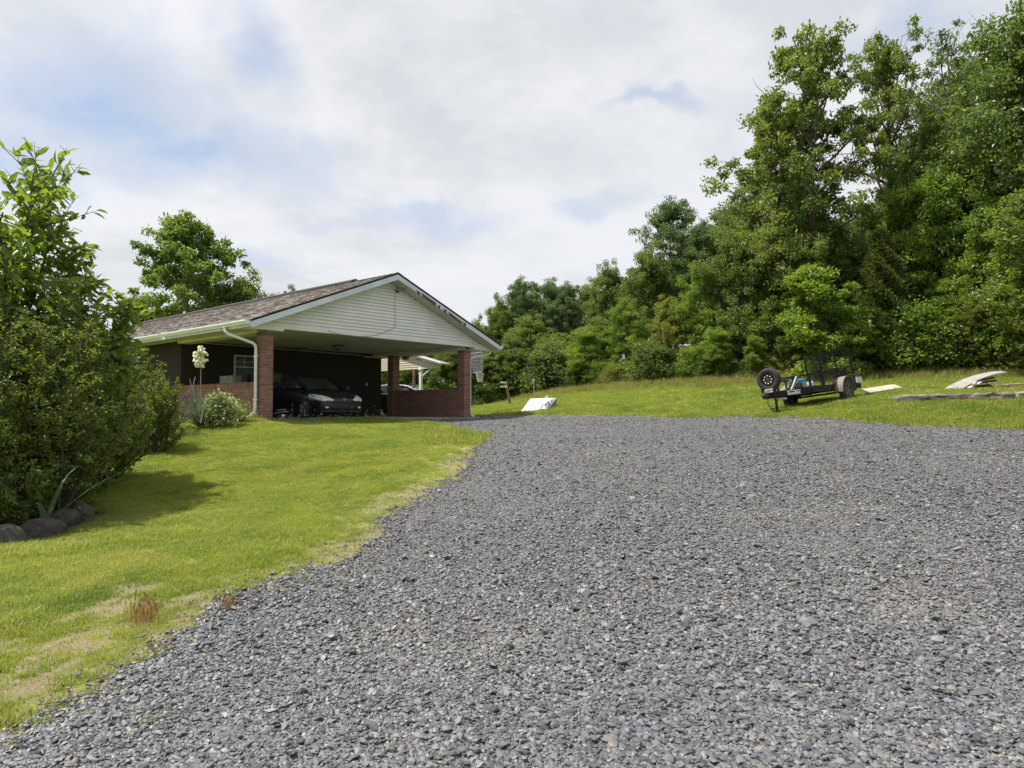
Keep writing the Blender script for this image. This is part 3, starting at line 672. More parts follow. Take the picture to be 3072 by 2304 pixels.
MB().box(.1, 8.32, 5.3, 5.5, -.15, 2.56).box(.1, .3, 5.5, BR - .4, -.15, 2.56).box(8.12, 8.32, 5.5, BR - .4, -.15, 2.56).box(.3, 8.12, BR - .6, BR - .4, -.15, 2.56).build('wall', wb, house)
MB().add([(E0 + .3, BR - .4, 2.5), (E1 - .3, BR - .4, 2.5), (AR, BR - .4, HP - .1)], [(0, 1, 2)]).build('rear_gable', vinyl, house)
wframe = mat('window_frame_white', (.50, .51, .50), .5); wglass = mat('window_glass', (.015, .022, .022), .25, spec=.3)
def window(x0, x1, y, z0, z1, sash=True):
    w = MB().box(x0 - .05, x1 + .05, y - .04, y - .002, z1, z1 + .05).box(x0 - .05, x1 + .05, y - .05, y - .002, z0 - .05, z0).box(x0 - .05, x0, y - .04, y - .002, z0, z1).box(x1, x1 + .05, y - .04, y - .002, z0, z1).build('window', wframe, house)
    zm = (z0 + z1) / 2 + .08
    MB().box(x0, x1, y - .012, y - .004, z0, zm - .02).build('pane', wglass, w); MB().box(x0, x1, y - .014, y - .006, zm + .02, z1).build('pane', wglass, w)
    MB().box(x0, x1, y - .035, y - .003, zm - .02, zm + .02).build('sash_rail', wframe, w)
    mm = MB()
    for k in (1, 2): xx = x0 + (x1 - x0) * k / 3; mm.box(xx - .009, xx + .009, y - .024, y - .015, zm + .02, z1)
    zz = (zm + z1) / 2; mm.box(x0, x1, y - .026, y - .0245, zz - .009, zz + .009); mm.build('glazing_bar', wframe, w)
window(1.95, 2.95, 5.3, 1.24, 2.13)
# cable conduit along the wall/ceiling line, cut short at the right
MB().tube([(.35, 5.27, 2.505), (2.6, 5.27, 2.50), (7.3, 5.27, 2.47)], .014, 6).build('conduit', mat('conduit_grey', (.5, .5, .5), .5), house)
MB().box(7.4, 8.3, 5.24, 5.298, 2.40, 2.44).build('wall_trim', mat('conduit_grey', (0, 0, 0)), house)
bx = MB().box(7.50, 7.60, 5.25, 5.298, 1.24, 1.36).build('outlet_box', mat('outlet_plastic', (.45, .44, .42), .4), house, bevel=.006)
# white corner post foot in the gap behind the low wall
m = MB().box(8.30, 8.40, 4.72, 4.86, .08, 2.45).box(8.27, 8.43, 4.69, 4.89, -.02, .08); m.build('corner_post', vinyl_old, house)
# slab
sl = MB().box(-.05, 8.35, -.32, 5.3, -.16, .0).build('carport_slab', mat('concrete', (.27, .26, .245), .85, var=.12, scale=1.5, bump=.3), None, kind='structure'); sl.location = P0; sl.rotation_euler = (0, 0, HROT)
def hp(a, b, z=0): return HW(a, b, z)
# gable flood light with its cable
fl = thing('flood_light', 'small twin flood light high on the cream gable with a dangling cable', 'light', hp(4.72, -.02, 4.17), HROT)
MB().box(-.06, .06, -.04, .0, -.05, .05).build('mount_plate', dark_metal, fl)
for sx in (-1, 1):
    MB().tube([(sx * .02, -.05, .0), (sx * .10, -.12, .02)], .018, 8).lathe([(.03, 0), (.055, .05), (.06, .12), (.05, .12)], 10, Matrix.Translation((sx * .10, -.12, .02)) @ Matrix.Rotation(R(70), 4, 'X') @ Matrix.Rotation(R(sx * 25), 4, 'Y')).build('lamp_head', mat('lamp_grey', (.30, .30, .29), .5), fl)
MB().tube([(-.08, -.012, -.05), (-.085, -.014, -.6), (-.08, -.012, -1.20), (-.2, -.012, -1.27), (-.7, -.02, -1.47), (-1.1, -.03, -1.57), (-1.5, -.035, -1.62), (-2.1, -.037, -1.61), (-2.6, -.03, -1.56), (-2.64, -.03, -1.50)], .008, 6).build('cable', mat('cable_grey', (.30, .30, .30), .6), fl)
def lamp(label, a, b, z, group='lantern lamps under the carport ceiling'):
    l = thing('ceiling_lamp', label, 'ceiling lamp', hp(a, b, z), HROT, group)
    MB().lathe([(.0, 0), (.20, 0), (.205, -.02), (.19, -.045), (.06, -.05), (.0, -.05)], 20).build('canopy', dark_metal, l)
    MB().lathe([(.165, -.045), (.155, -.10), (.12, -.155), (.05, -.175), (0, -.178)], 16).build('glass_bowl', glass_frost, l, smooth=True)
    m = MB()
    for k in range(6): a_ = k * PI / 3; m.bar((.17 * math.cos(a_), .17 * math.sin(a_), -.04), (.125 * math.cos(a_), .125 * math.sin(a_), -.16), .012)
    m.lathe([(.12, -.15), (.135, -.16), (.12, -.17)], 16); m.build('cage', dark_metal, l); return l
l1 = lamp('black caged ceiling lamp over the parked coupe in the middle of the carport ceiling', 4.5, 2.9, 2.548)
dup(l1, 'black caged ceiling lamp deep in the carport near its back wall', hp(4.3, 4.9, 2.548), HROT)
# open gabled patio cover beyond the carport, its gable facing left
pc = thing('patio_cover', 'open patio cover with cream siding gable and thin post beyond the carport low wall', 'patio cover', hp(11.0, 4.7, 0), HROT)
m = MB(); c0 = (0, 0, 2.22); m.add([(0, 0, 2.16), (0, 8.0, 2.05), (0, 8.0, 2.9), (0, 3.9, 3.15), (.05, 0, 2.16), (.05, 8, 2.05), (.05, 8, 2.9), (.05, 3.9, 3.15)], [(3, 2, 1, 0), (0, 4, 5, 1), (4, 5, 6, 7)]); pg = m.build('gable', vinyl_old, pc)
for k in range(8):
    z = 2.10 + k * .105; y0 = max(0, (z - 2.2) / .245); m = MB(); m.add([(-.02, y0, z), (-.02, 8, z), (-.004, 8, z + .105), (-.004, y0 + .4, z + .105), (0, y0, z), (0, 8, z)], [(3, 2, 1, 0), (0, 1, 5, 4)]); m.build('siding_board', mat('vinyl_tan', (.52, .47, .33), .6, var=.05), pg)
m = MB()
for o, w in ((0, .05), (.10, .035)): m.bar((-.06, -.25, 2.22 + o), (-.06, 3.9, 3.24 + o), .05, w)
m.build('rake_fascia', gutter_m, pc)
MB().add([(-.15, -.3, 2.29), (-.15, 3.9, 3.33), (.5, 3.9, 3.33), (.5, -.3, 2.29), (-.15, -.3, 2.25), (-.15, 3.9, 3.29), (.5, 3.9, 3.29), (.5, -.3, 2.25)], [(0, 3, 2, 1), (4, 5, 6, 7), (0, 1, 5, 4), (0, 4, 7, 3)]).build('roof', shin_m, pc)
pst = MB().box(-.02, .09, 1.12, 1.24, -.3, 2.2).box(-.05, .12, 1.09, 1.27, 2.05, 2.12).build('post', vinyl, pc); MB().bar((.03, 1.15, 1.75), (.03, .35, 2.16), .04).build('brace', vinyl, pst)
m = MB()
for k in range(22): m.box(-.04, 0, 1.6, 1.66, -.2 + k * .1, -.13 + k * .1)
m.box(-.01, .05, 1.58, 1.68, -.3, 2.1); m.build('ribbed_post', mat('tan_wood', (.25, .19, .11), .8), pc)
l3 = dup(l1, 'black and glass lamp just right of the dark inner brick pillar', hp(8.75, 4.25, 2.495), HROT)

# ------------------------------------------------------------------ vehicles
rubber = mat('tyre_rubber', (.022, .022, .023), .85, scale=10, bump=.2); rubber_dusty = mat('tyre_dusty', (.05, .048, .045), .9, scale=6, col2=(.03, .03, .03))
alloy = mat('alloy', (.50, .52, .52), .3, .6); blackm = mat('black_enamel', (.010, .010, .012), .55, spec=.22, var=.2, scale=5); chrome = mat('chrome', (.7, .7, .7), .12, 1.0)
def wheel(parent, loc, r, w, axis_rot, spokes=5, rimm=None, double=True, tm=None, rimr=.66):
    """wheel with its axle along local y; outer face towards -y"""
    hub = bpy.data.objects.new('wheel', None); COL.objects.link(hub); hub.parent = parent; hub.location = loc; hub.rotation_euler = axis_rot; hub.empty_display_size = .1
    M = Matrix.Rotation(R(90), 4, 'X'); ri = r * rimr
    MB().lathe([(ri, -w * .42), (ri * 1.06, -w * .5), (r * .90, -w * .5), (r * .975, -w * .40), (r, -w * .25), (r, w * .25), (r * .975, w * .40), (r * .90, w * .5), (ri * 1.06, w * .5), (ri, w * .42), (ri, -w * .42)], 30, M).build('tyre', tm or rubber, hub, smooth=True)
    m = MB().lathe([(ri, -w * .42), (ri * 1.01, w * .44), (ri * .93, w * .46), (ri * .9, w * .1), (ri * .88, -w * .1), (0, -w * .1)], 28, M)
    if spokes:
        for k in range(spokes):
            for da in ((-.13, .13) if double else (0,)):
                a = 2 * PI * k / spokes + da; p0 = Vector((math.cos(a) * ri * .16, -w * .34, math.sin(a) * ri * .16)); a2 = a + da * .2; p1 = Vector((math.cos(a2) * ri * .93, -w * .42, math.sin(a2) * ri * .93)); m.bar(p0, p1, ri * (.085 if double else .2), w * .1, up=(0, 1, 0))
        m.lathe([(0, w * .40), (ri * .2, w * .38), (ri * .22, w * .28)], 12, M)
    else:
        m.lathe([(ri * .9, w * .12), (ri * .72, w * .22), (ri * .5, w * .16), (ri * .36, w * .2), (ri * .34, w * .34), (0, w * .36)], 24, M)
    m.build('rim', rimm or alloy, hub); return hub
def car(paint, name, label, loc, rz, cat='car', group=None):
    t = thing(name, label, cat, loc, rz, group)
    # nose towards -x, width along y; stations (x, bottom, waist half width, shoulder z, top z, top half width)
    ST = [(0.00, .30, .36, .52, .56, .30), (.05, .20, .62, .55, .62, .50), (.16, .17, .76, .58, .68, .62), (.38, .16, .83, .62, .755, .68), (.75, .17, .855, .68, .83, .70), (1.15, .17, .862, .74, .90, .72), (1.45, .17, .862, .80, .955, .74), (2.0, .17, .865, .86, .97, .76), (2.7, .17, .865, .88, .98, .76), (3.3, .18, .86, .90, 1.0, .74), (3.8, .20, .84, .90, 1.02, .70), (4.15, .24, .80, .88, 1.03, .64), (4.35, .32, .74, .84, .98, .60), (4.40, .42, .68, .80, .90, .56)]
    N = 11; V = []
    for (x, zb, hw, zs, zt, tw) in ST:
        pf = [(0, zb), (hw * .9, zb), (hw * .985, zb + .10), (hw, (zb + zs) / 2), (hw * .985, zs - .02), (hw * .95, zs + (zt - zs) * .45), (tw, zt - .012), (tw * .6, zt + .015), (0, zt + .028)]
        V += [(x, -a, z) for a, z in pf] + [(x, a, z) for a, z in pf[-2:0:-1]]
    K = len(V) // len(ST); Fc = [(i * K + k, i * K + (k + 1) % K, (i + 1) * K + (k + 1) % K, (i + 1) * K + k) for i in range(len(ST) - 1) for k in range(K)]
    Fc += [tuple(range(K))[::-1], tuple((len(ST) - 1) * K + k for k in range(K))]
    m = MB().add(V, Fc); b = m.build('body', paint, t, smooth=True); sd = b.modifiers.new('s', 'SUBSURF'); sd.levels = 1; sd.render_levels = 2
    bvh = BVHTree.FromPolygons([Vector(v) for v in V], Fc)
    # greenhouse
    GS = [(1.12, .925, .70, .93, .60), (1.5, 1.10, .71, .93, .60), (1.95, 1.30, .72, .95, .585), (2.25, 1.365, .725, .97, .575), (2.7, 1.385, .725, .98, .565), (3.2, 1.34, .71, .99, .55), (3.7, 1.20, .68, 1.0, .52), (4.12, 1.04, .62, 1.0, .50)]
    V2 = []
    for (x, zt, bw, zb, tw) in GS: V2 += [(x, -bw, zb), (x, -tw - .02, zt - .06), (x, -tw + .05, zt - .01), (x, 0, zt + .02), (x, tw - .05, zt - .01), (x, tw + .02, zt - .06), (x, bw, zb)]
    roof_f, glass_f = [], []
    for i in range(len(GS) - 1):
        for k in range(6):
            f = (i * 7 + k, i * 7 + k + 1, i * 7 + 7 + k + 1, i * 7 + 7 + k)
            if k in (0, 5): (glass_f if 0 < i < 6 else roof_f).append(f)
            else: (glass_f if (i < 2 and k in (1, 2, 3, 4)) or (i >= 5) else roof_f).append(f)
    MB().add(V2, roof_f).build('roof', paint, t, smooth=True)
    MB().add(V2, glass_f).build('windscreen', mat('car_glass', (.03, .045, .042), .06, spec=.9), t, smooth=True)
    m = MB()
    for sy in (-1, 1): m.tube([(1.12, sy * .70, .94), (1.5, sy * .655, 1.06), (1.95, sy * .615, 1.245), (2.25, sy * .60, 1.31)], .028, 6)
    for sy in (-1, 1): m.bar((2.75, sy * .735, .98), (2.78, sy * .60, 1.33), .07, .03)
    m.build('pillar', paint, t)
    def patch(name, ol, mm, off=.012, parent=t, dirx=1, flat=False):
        P = []; c = Vector((0, sum(p[0] for p in ol) / len(ol), sum(p[1] for p in ol) / len(ol)))
        def hit(y, z):
            h = bvh.ray_cast(Vector((-1, y, z)), Vector((1, 0, 0))); return (h[0] if h[0] else Vector((.2, y, z))) + Vector((-off, 0, 0))
        rings = [[hit(c.y + (y - c.y) * s, c.z + (z - c.z) * s) for y, z in ol] for s in (1, .66, .33)]; V = [v for rg in rings for v in rg] + [hit(c.y, c.z)]; n = len(ol)
        V += [v + Vector((off + .02, 0, 0)) for v in rings[0]]
        f = [(a * n + i, a * n + (i + 1) % n, (a + 1) * n + (i + 1) % n, (a + 1) * n + i) for a in (0, 1) for i in range(n)] + [(2 * n + i, 2 * n + (i + 1) % n, 3 * n) for i in range(n)] + [(i, 3 * n + 1 + i, 3 * n + 1 + (i + 1) % n, (i + 1) % n) for i in range(n)]
        return MB().add(V, f).build(name, mm, parent, smooth=True)
    lens = mat('headlight_lens', (.62, .62, .55), .12, spec=.8, var=.15, scale=9); blk = mat('grille_black', (.01, .01, .01), .5)
    for sy in (-1, 1):
        h = patch('headlight', [(sy * y, z) for y, z in ((.81, .60), (.825, .70), (.79, .755), (.72, .755), (.60, .725), (.48, .675), (.34, .595), (.33, .565), (.42, .54), (.52, .555), (.62, .53), (.72, .55))], lens, .02)
        patch('fog_lamp', [(sy * (.56 + .055 * math.cos(a)), .345 + .03 * math.sin(a)) for a in np.linspace(0, 2 * PI, 10, endpoint=False)], lens, .02)
    patch('lower_grille', [(-.62, .31), (-.66, .37), (-.60, .41), (-.2, .43), (.2, .43), (.60, .41), (.66, .37), (.62, .31), (.3, .29), (-.3, .29)], blk, .006)
    patch('upper_grille', [(-.40, .49), (-.42, .53), (-.2, .545), (.2, .545), (.42, .53), (.40, .49), (.2, .48), (-.2, .48)], blk, .006)
    patch('bumper_strip', [(-.70, .195), (-.72, .25), (-.4, .265), (0, .27), (.4, .265), (.72, .25), (.70, .195), (.3, .19), (-.3, .19)], mat('blue_grey_lip', (.03, .035, .055), .35), .02)
    # emblem: a slanted letter-like badge in an oval
    x0 = bvh.ray_cast(Vector((-1, 0, .60)), Vector((1, 0, 0)))[0].x - .02; m = MB()
    m.tube([(x0 - .0, .052 * math.cos(a), .605 + .042 * math.sin(a)) for a in np.linspace(.5, 2 * PI - .5 + .0, 14)], .006, 5); m.tube([(x0, .045, .635), (x0, .0, .575), (x0, -.045, .635)], .007, 5); m.tube([(x0, .022, .607), (x0, -.022, .607)], .006, 5); m.build('emblem', chrome, t)
    for sy in (-1, 1): MB().box(1.28, 1.42, sy * .80 - .02, sy * .98, .93, 1.05).build('side_mirror', paint, t, bevel=.03)
    for x in (.86, 3.43):
        for sy in (-1, 1):
            wheel(t, (x, sy * .80, .31), .31, .20, (0, 0, 0 if sy < 0 else PI))
            MB().lathe([(.335, .02), (.335, -.02), (.0, -.02), (0, .02)], 24, Matrix.Translation((x, sy * .845, .32)) @ Matrix.Rotation(R(90), 4, 'X')).build('wheel_arch', blk, t)
    return t
navy = mat('black_blue_paint', (.010, .011, .018), .3, spec=.3, coat=.25, var=.05); charcoal = mat('charcoal_paint', (.03, .033, .035), .2, spec=.6, coat=.8, var=.05)
nose = Vector((-5.20, 21.25)); fw = Vector((.695, -.719)).normalized(); carrot = math.atan2(-fw.y, -fw.x)
car(navy, 'parked_car', 'black coupe with big clouded headlights parked nose out in the carport', (nose.x, nose.y, .0), carrot)
p = at(1240, 1160, 28.0)
c2 = car(charcoal, 'parked_car', 'dark car whose roof with glinting edges shows just over the low brick wall', (p.x + .9, 28.3, -.05), R(168)); c2.location = (at(1262, 1160, 31.0).x + 1.45, 31.0, .02); c2.rotation_euler = (0, 0, R(180 - 12))
m = MB()
for sy in (-1, 1): m.tube([(1.15, sy * .69, .96), (1.95, sy * .60, 1.29), (2.6, sy * .58, 1.395), (3.4, sy * .56, 1.30)], .02, 6)
m.build('roof_glint', mat('painted_roof_glint', (.75, .76, .76), .2), c2)  # bright reflection along the roof edges, put in as pale tubes

# utility trailer: axes from its three contacts with the slope
def frame3(o, xa, ya):
    x = Vector(xa).normalized(); y = Vector(ya); y = (y - x * y.dot(x)).normalized(); z = x.cross(y); return Matrix(((x.x, y.x, z.x, o[0]), (x.y, y.y, z.y, o[1]), (x.z, y.z, z.z, o[2]), (0, 0, 0, 1)))
wn = Vector((10.50, 21.45, .53)); rw = Vector((.766, .643, .055)).normalized(); wd = Vector((.643, -.766, .125)).normalized()
ax = wn - wd * .93
TM = frame3(ax, rw, -wd)      # x rearwards, y to the far side, z up ; near side is -y
tr = thing('utility_trailer', 'black open utility trailer with mesh ramp gate and spare wheel on its tongue', 'trailer', (0, 0, 0)); tr.matrix_world = TM
rustm = mat('rusty_black', (.035, .028, .026), .75, scale=6, col2=(.08, .05, .035)); deckw = mat('deck_board', (.17, .13, .10), .9, stretch=(1, 8, 8), scale=3); greym = mat('worn_fender', (.11, .10, .095), .75, scale=5, col2=(.20, .165, .14)); whitep = mat('white_paint', (.78, .78, .76), .5)
WH, ZD, ZB, ZR = .775, .56, .38, .93; XF, XR = -1.92, 1.12
def tb_(nm, lst, mm=blackm, par=tr):
    m = MB()
    for a, b, w, h in lst: m.bar(a, b, w, h)
    return m.build(nm, mm, par)
tb_('side_beam', [((XF, -WH, .49), (XR, -WH, .49), .06, .19)]); tb_('side_beam', [((XF, WH, .49), (XR, WH, .49), .06, .19)])
tb_('front_beam', [((XF, -WH, .49), (XF, WH, .49), .06, .18)]); tb_('rear_beam', [((XR, -WH, .49), (XR, WH, .49), .06, .14)])
for k in range(9): MB().box(XF + .04, XR - .04, -WH + .035 + k * .168, -WH + .195 + k * .168, ZD - .02, ZD + .018).build('deck_board', deckw, tr)
tb_('top_rail', [((XF, -WH, ZR), (XR, -WH, ZR - .01), .055, .055)]); tb_('top_rail', [((XF, WH, ZR), (XR, WH, ZR), .055, .055)]); tb_('top_rail', [((XF, -WH, ZR), (XF, WH, ZR), .055, .055)])
for sy in (-WH, WH):
    for x in (XF, XF + .75, -.42, .42, XR): tb_('rail_post', [((x, sy, .5), (x, sy, ZR), .055, .055)], rustm if x == -.42 else blackm)
for y in (-.26, .26): tb_('rail_post', [((XF, y, .5), (XF, y, ZR), .05, .05)])
# tongue, coupler, jack, spare carrier
TX = -3.12
tb_('tongue_beam', [((XF + .05, -WH + .05, .44), (TX + .1, -.04, .44), .07, .13)]); tb_('tongue_beam', [((XF + .05, WH - .05, .44), (TX + .1, .04, .44), .07, .13)])
MB().bar((TX + .2, 0, .46), (TX - .1, 0, .46), .09, .09).lathe([(.06, -.04), (.07, .0), (.05, .06), (0, .075)], 12, Matrix.Translation((TX - .12, 0, .46))).build('coupler', rustm, tr, bevel=.004)
jk = MB().tube([(TX + .22, -.16, .62), (TX + .22, -.16, -.02)], .035, 10).lathe([(0, -.03), (.10, -.03), (.10, -.01), (0, .0)], 14, Matrix.Translation((TX + .22, -.16, -.02))).bar((TX + .22, -.16, .62), (TX + .22, -.30, .66), .02).build('jack', blackm, tr)
MB().tube([(TX + .1, .0, .42), (TX + .0, -.02, .2), (TX + .05, -.06, .06), (TX + .18, -.12, .05), (TX + .3, -.14, .2), (TX + .4, -.16, .36)], .011, 6).build('safety_chain', blackm, tr)
MB().bar((XF - .42, -.40, .52), (XF - .02, -.42, ZR - .02), .05, .09).build('brace', mat('brushed_steel', (.20, .205, .21), .5, .4), tr)
MB().bar((TX + .42, 0, .48), (TX + .42, 0, 1.0), .05).build('spare_carrier', blackm, tr)
sw = wheel(tr, (TX + .30, .0, .92), .345, .20, (0, 0, R(-90)), spokes=0, rimm=mat('spare_rim', (.055, .025, .018), .6, scale=8), rimr=.60); sw.rotation_euler = (0, 0, R(-82)); sw.name = 'spare_wheel'
m = MB()
for k in range(8): a = k * PI / 4; m.lathe([(.017, 0), (.017, .02), (0, .026)], 8, Matrix.Translation((.115 * math.cos(a), -.075, .115 * math.sin(a))) @ Matrix.Rotation(R(90), 4, 'X'))
m.build('rim_hole', whitep, sw)
# plate
plq = bpy.data.objects.new('licence_plate', None); COL.objects.link(plq); plq.parent = tr; plq.location = (TX + .04, -.10, .585); plq.rotation_euler = (0, 0, R(-75))
MB().box(-.115, .115, -.004, .004, -.055, .055).build('plate', mat('plate_cream', (.60, .60, .50), .5), plq)
def text(nm, body, size, loc, rot, mm, par, ext=.002, bold=0):
    cu = bpy.data.curves.new(nm, 'FONT'); cu.body = body; cu.size = size; cu.extrude = ext; cu.align_x = 'CENTER'; cu.align_y = 'CENTER'; cu.offset = bold; cu.resolution_u = 2; cu.materials.append(mm)
    o = bpy.data.objects.new(nm, cu); COL.objects.link(o); o.parent = par; o.location = loc; o.rotation_euler = rot; return o
text('lettering', 'U5918', .095, (0, -.008, 0), (R(90), 0, 0), blackm, plq)
# lettering on the tongue beam
p0 = Vector((XF + .05, -WH + .05, .44)); p1 = Vector((TX + .1, -.04, .44)); dd_ = (p0 - p1).normalized(); mid = p1 + dd_ * .78; nn_ = Vector((dd_.y, -dd_.x, 0))
text('lettering', 'BestBilt', .135, mid + nn_ * .040, (R(90), 0, math.atan2(dd_.y, dd_.x)), whitep, tr, .002, .003)
m = MB(); q0 = mid + nn_ * .041 + Vector((0, 0, .075)); m.bar(q0 - dd_ * .22, q0 + dd_ * .22, .012, .028); m.build('stripe', mat('pale_green_stripe', (.55, .68, .62), .5), tr)
# axle, wheels, fenders
tb_('axle', [((0, -WH - .1, .33), (0, WH + .1, .33), .06, .06)])
wheel(tr, (0, -.93, .345), .345, .20, (0, 0, 0), spokes=5, rimm=mat('trailer_rim', (.16, .145, .11), .6), double=False, tm=rubber_dusty, rimr=.60)
wheel(tr, (0, .93, .345), .345, .20, (0, 0, PI), spokes=0, rimm=mat('trailer_rim', (0, 0, 0)), tm=rubber, rimr=.60)
for sy in (-1, 1):
    m = MB(); n = 14; P = []
    for i in range(n + 1):
        a = PI * i / n; P.append((math.cos(a) * .46, .345 + math.sin(a) * .44 + .02))
    P = [(P[0][0], .33)] + P + [(P[-1][0], .33)]
    V = [(x, sy * (.78 if j == 0 else 1.05), z) for x, z in P for j in (0, 1)] + [(x * .985, sy * (.79 if j == 0 else 1.05), z - .012) for x, z in P for j in (0, 1)]; K = len(P)
    fs = [(2 * i, 2 * i + 1, 2 * i + 3, 2 * i + 2) for i in range(K - 1)] + [(2 * K + 2 * i, 2 * K + 2 * i + 2, 2 * K + 2 * i + 3, 2 * K + 2 * i + 1) for i in range(K - 1)] + [(2 * i + 1, 2 * K + 2 * i + 1, 2 * K + 2 * i + 3, 2 * i + 3) for i in range(K - 1)]
    m.add(V, fs).build('fender', greym, tr)
# tail light box and number board behind the near wheel
MB().box(XR - .42, XR + .03, -WH - .14, -WH - .04, .40, .56).build('tail_box', blackm, tr); MB().box(XR - .30, XR + .10, -WH - .17, -WH - .145, .58, .76).build('white_board', mat('soiled_white', (.55, .55, .54), .6, var=.15, scale=12), tr)
MB().lathe([(0, -.09), (.075, -.09), (.085, 0), (.075, .09), (0, .09)], 14, Matrix.Translation((XR - .02, -WH - .08, .86)) @ Matrix.Rotation(R(90), 4, 'Y')).build('tail_lamp', mat('dark_red_lens', (.07, .025, .02), .4), tr)
# ramp gate: frame, uprights and mesh
gt = bpy.data.objects.new('ramp_gate', None); COL.objects.link(gt); gt.parent = tr; gt.location = (XR + .04, 0, .50); gt.rotation_euler = (0, R(-7), 0)
GH = 1.22
for y in (-WH + .02, -.26, .26, WH - .02): MB().bar((0, y, 0), (0, y, GH), .045, .04).build('gate_upright', blackm, gt)
for z in (0.0, GH - .07, GH): MB().bar((0, -WH, z), (0, WH, z), .035, .035).build('gate_rail', blackm, gt)
m = MB(); k = -WH
while k < WH:
    m.bar((.025, k, .02), (.025, k, GH - .07), .0045); k += .052
z = .05
while z < GH - .08: m.bar((.028, -WH, z), (.028, WH, z), .0045); z += .052
m.build('wire_mesh', mat('mesh_steel', (.035, .037, .038), .6, .3), gt, kind='stuff')
# load on the deck
def on_tr(name, label, cat, x, y, rz=0, z=ZD + .018):
    t = thing(name, label, cat); t.matrix_world = TM @ Matrix.Translation((x, y, z)) @ Matrix.Rotation(rz, 4, 'Z'); return t
blue = mat('blue_plastic', (.02, .24, .55), .35); 
b = on_tr('storage_bin', 'bright blue plastic bin sitting on the trailer deck', 'bin', -1.05, .05, .3)
MB().add([(-.22, -.15, 0), (.22, -.15, 0), (.22, .15, 0), (-.22, .15, 0), (-.26, -.19, .27), (.26, -.19, .27), (.26, .19, .27), (-.26, .19, .27), (-.235, -.165, .27), (.235, -.165, .27), (.235, .165, .27), (-.235, .165, .27), (-.2, -.13, .02), (.2, -.13, .02), (.2, .13, .02), (-.2, .13, .02)],
         [(3, 2, 1, 0), (0, 1, 5, 4), (1, 2, 6, 5), (2, 3, 7, 6), (3, 0, 4, 7), (4, 5, 9, 8), (5, 6, 10, 9), (6, 7, 11, 10), (7, 4, 8, 11), (8, 9, 13, 12), (9, 10, 14, 13), (10, 11, 15, 14), (11, 8, 12, 15), (12, 13, 14, 15)]).build('tub', blue, b)
MB().box(-.27, .27, -.20, .20, .265, .285).box(-.24, .24, -.17, .17, .285, .295).build('lid', mat('pale_blue_plastic', (.12, .45, .68), .4), b, bevel=.006)
MB().add([(-.235, -.176, .06), (.235, -.176, .06), (.245, -.184, .14), (-.242, -.184, .14)], [(0, 1, 2, 3)]).build('sticker', mat('green_print', (.10, .22, .12), .5, scale=20, col2=(.4, .38, .2)), b)
b = on_tr('crumpled_bag', 'small blue and white crumpled bag beside the blue bin', 'bag', -.78, -.22, .2)
r = np.random.RandomState(2); me_ = bpy.data.meshes.new('bag'); import bmesh as _bm; q = _bm.new(); _bm.ops.create_icosphere(q, subdivisions=2, radius=.12)
for v in q.verts: v.co *= r.uniform(.8, 1.2); v.co.z = max(v.co.z, -.09) + .09
q.to_mesh(me_); q.free(); me_.materials.append(mat('bag_plastic', (.55, .60, .72), .4, scale=9, col2=(.03, .08, .35))); obj('bag_body', me_, b)
m = MB().tube([(-.05, 0, .18), (-.02, 0, .25), (.04, 0, .24), (.06, 0, .17)], .012, 6).build('handle', mat('bag_plastic', (0, 0, 0)), b)
b = on_tr('dark_crate', 'low dark green crate left of the blue bin on the trailer', 'crate', -1.38, -.05, .1)
m = MB().box(-.2, .2, -.14, .14, 0, .02).box(-.2, .2, -.14, -.125, 0, .15).box(-.2, .2, .125, .14, 0, .15).box(-.2, -.185, -.125, .125, 0, .15).box(.185, .2, -.125, .125, 0, .15).build('crate_body', mat('dark_green_plastic', (.015, .04, .035), .5), b)
b = on_tr('motor_part', 'greasy dark engine part lying by the front rail of the trailer', 'engine part', -1.70, -.25, .5)
MB().box(-.10, .12, -.08, .08, 0, .10).box(-.04, .08, -.06, .06, .10, .16).build('block', rustm, b, bevel=.01); MB().lathe([(0, 0), (.05, 0), (.05, .05), (.03, .07), (0, .07)], 12, Matrix.Translation((-.05, 0, .16))).lathe([(.02, 0), (.02, .14), (0, .14)], 10, Matrix.Translation((.12, 0, .05)) @ Matrix.Rotation(R(70), 4, 'Y')).build('housing', alloy, b)

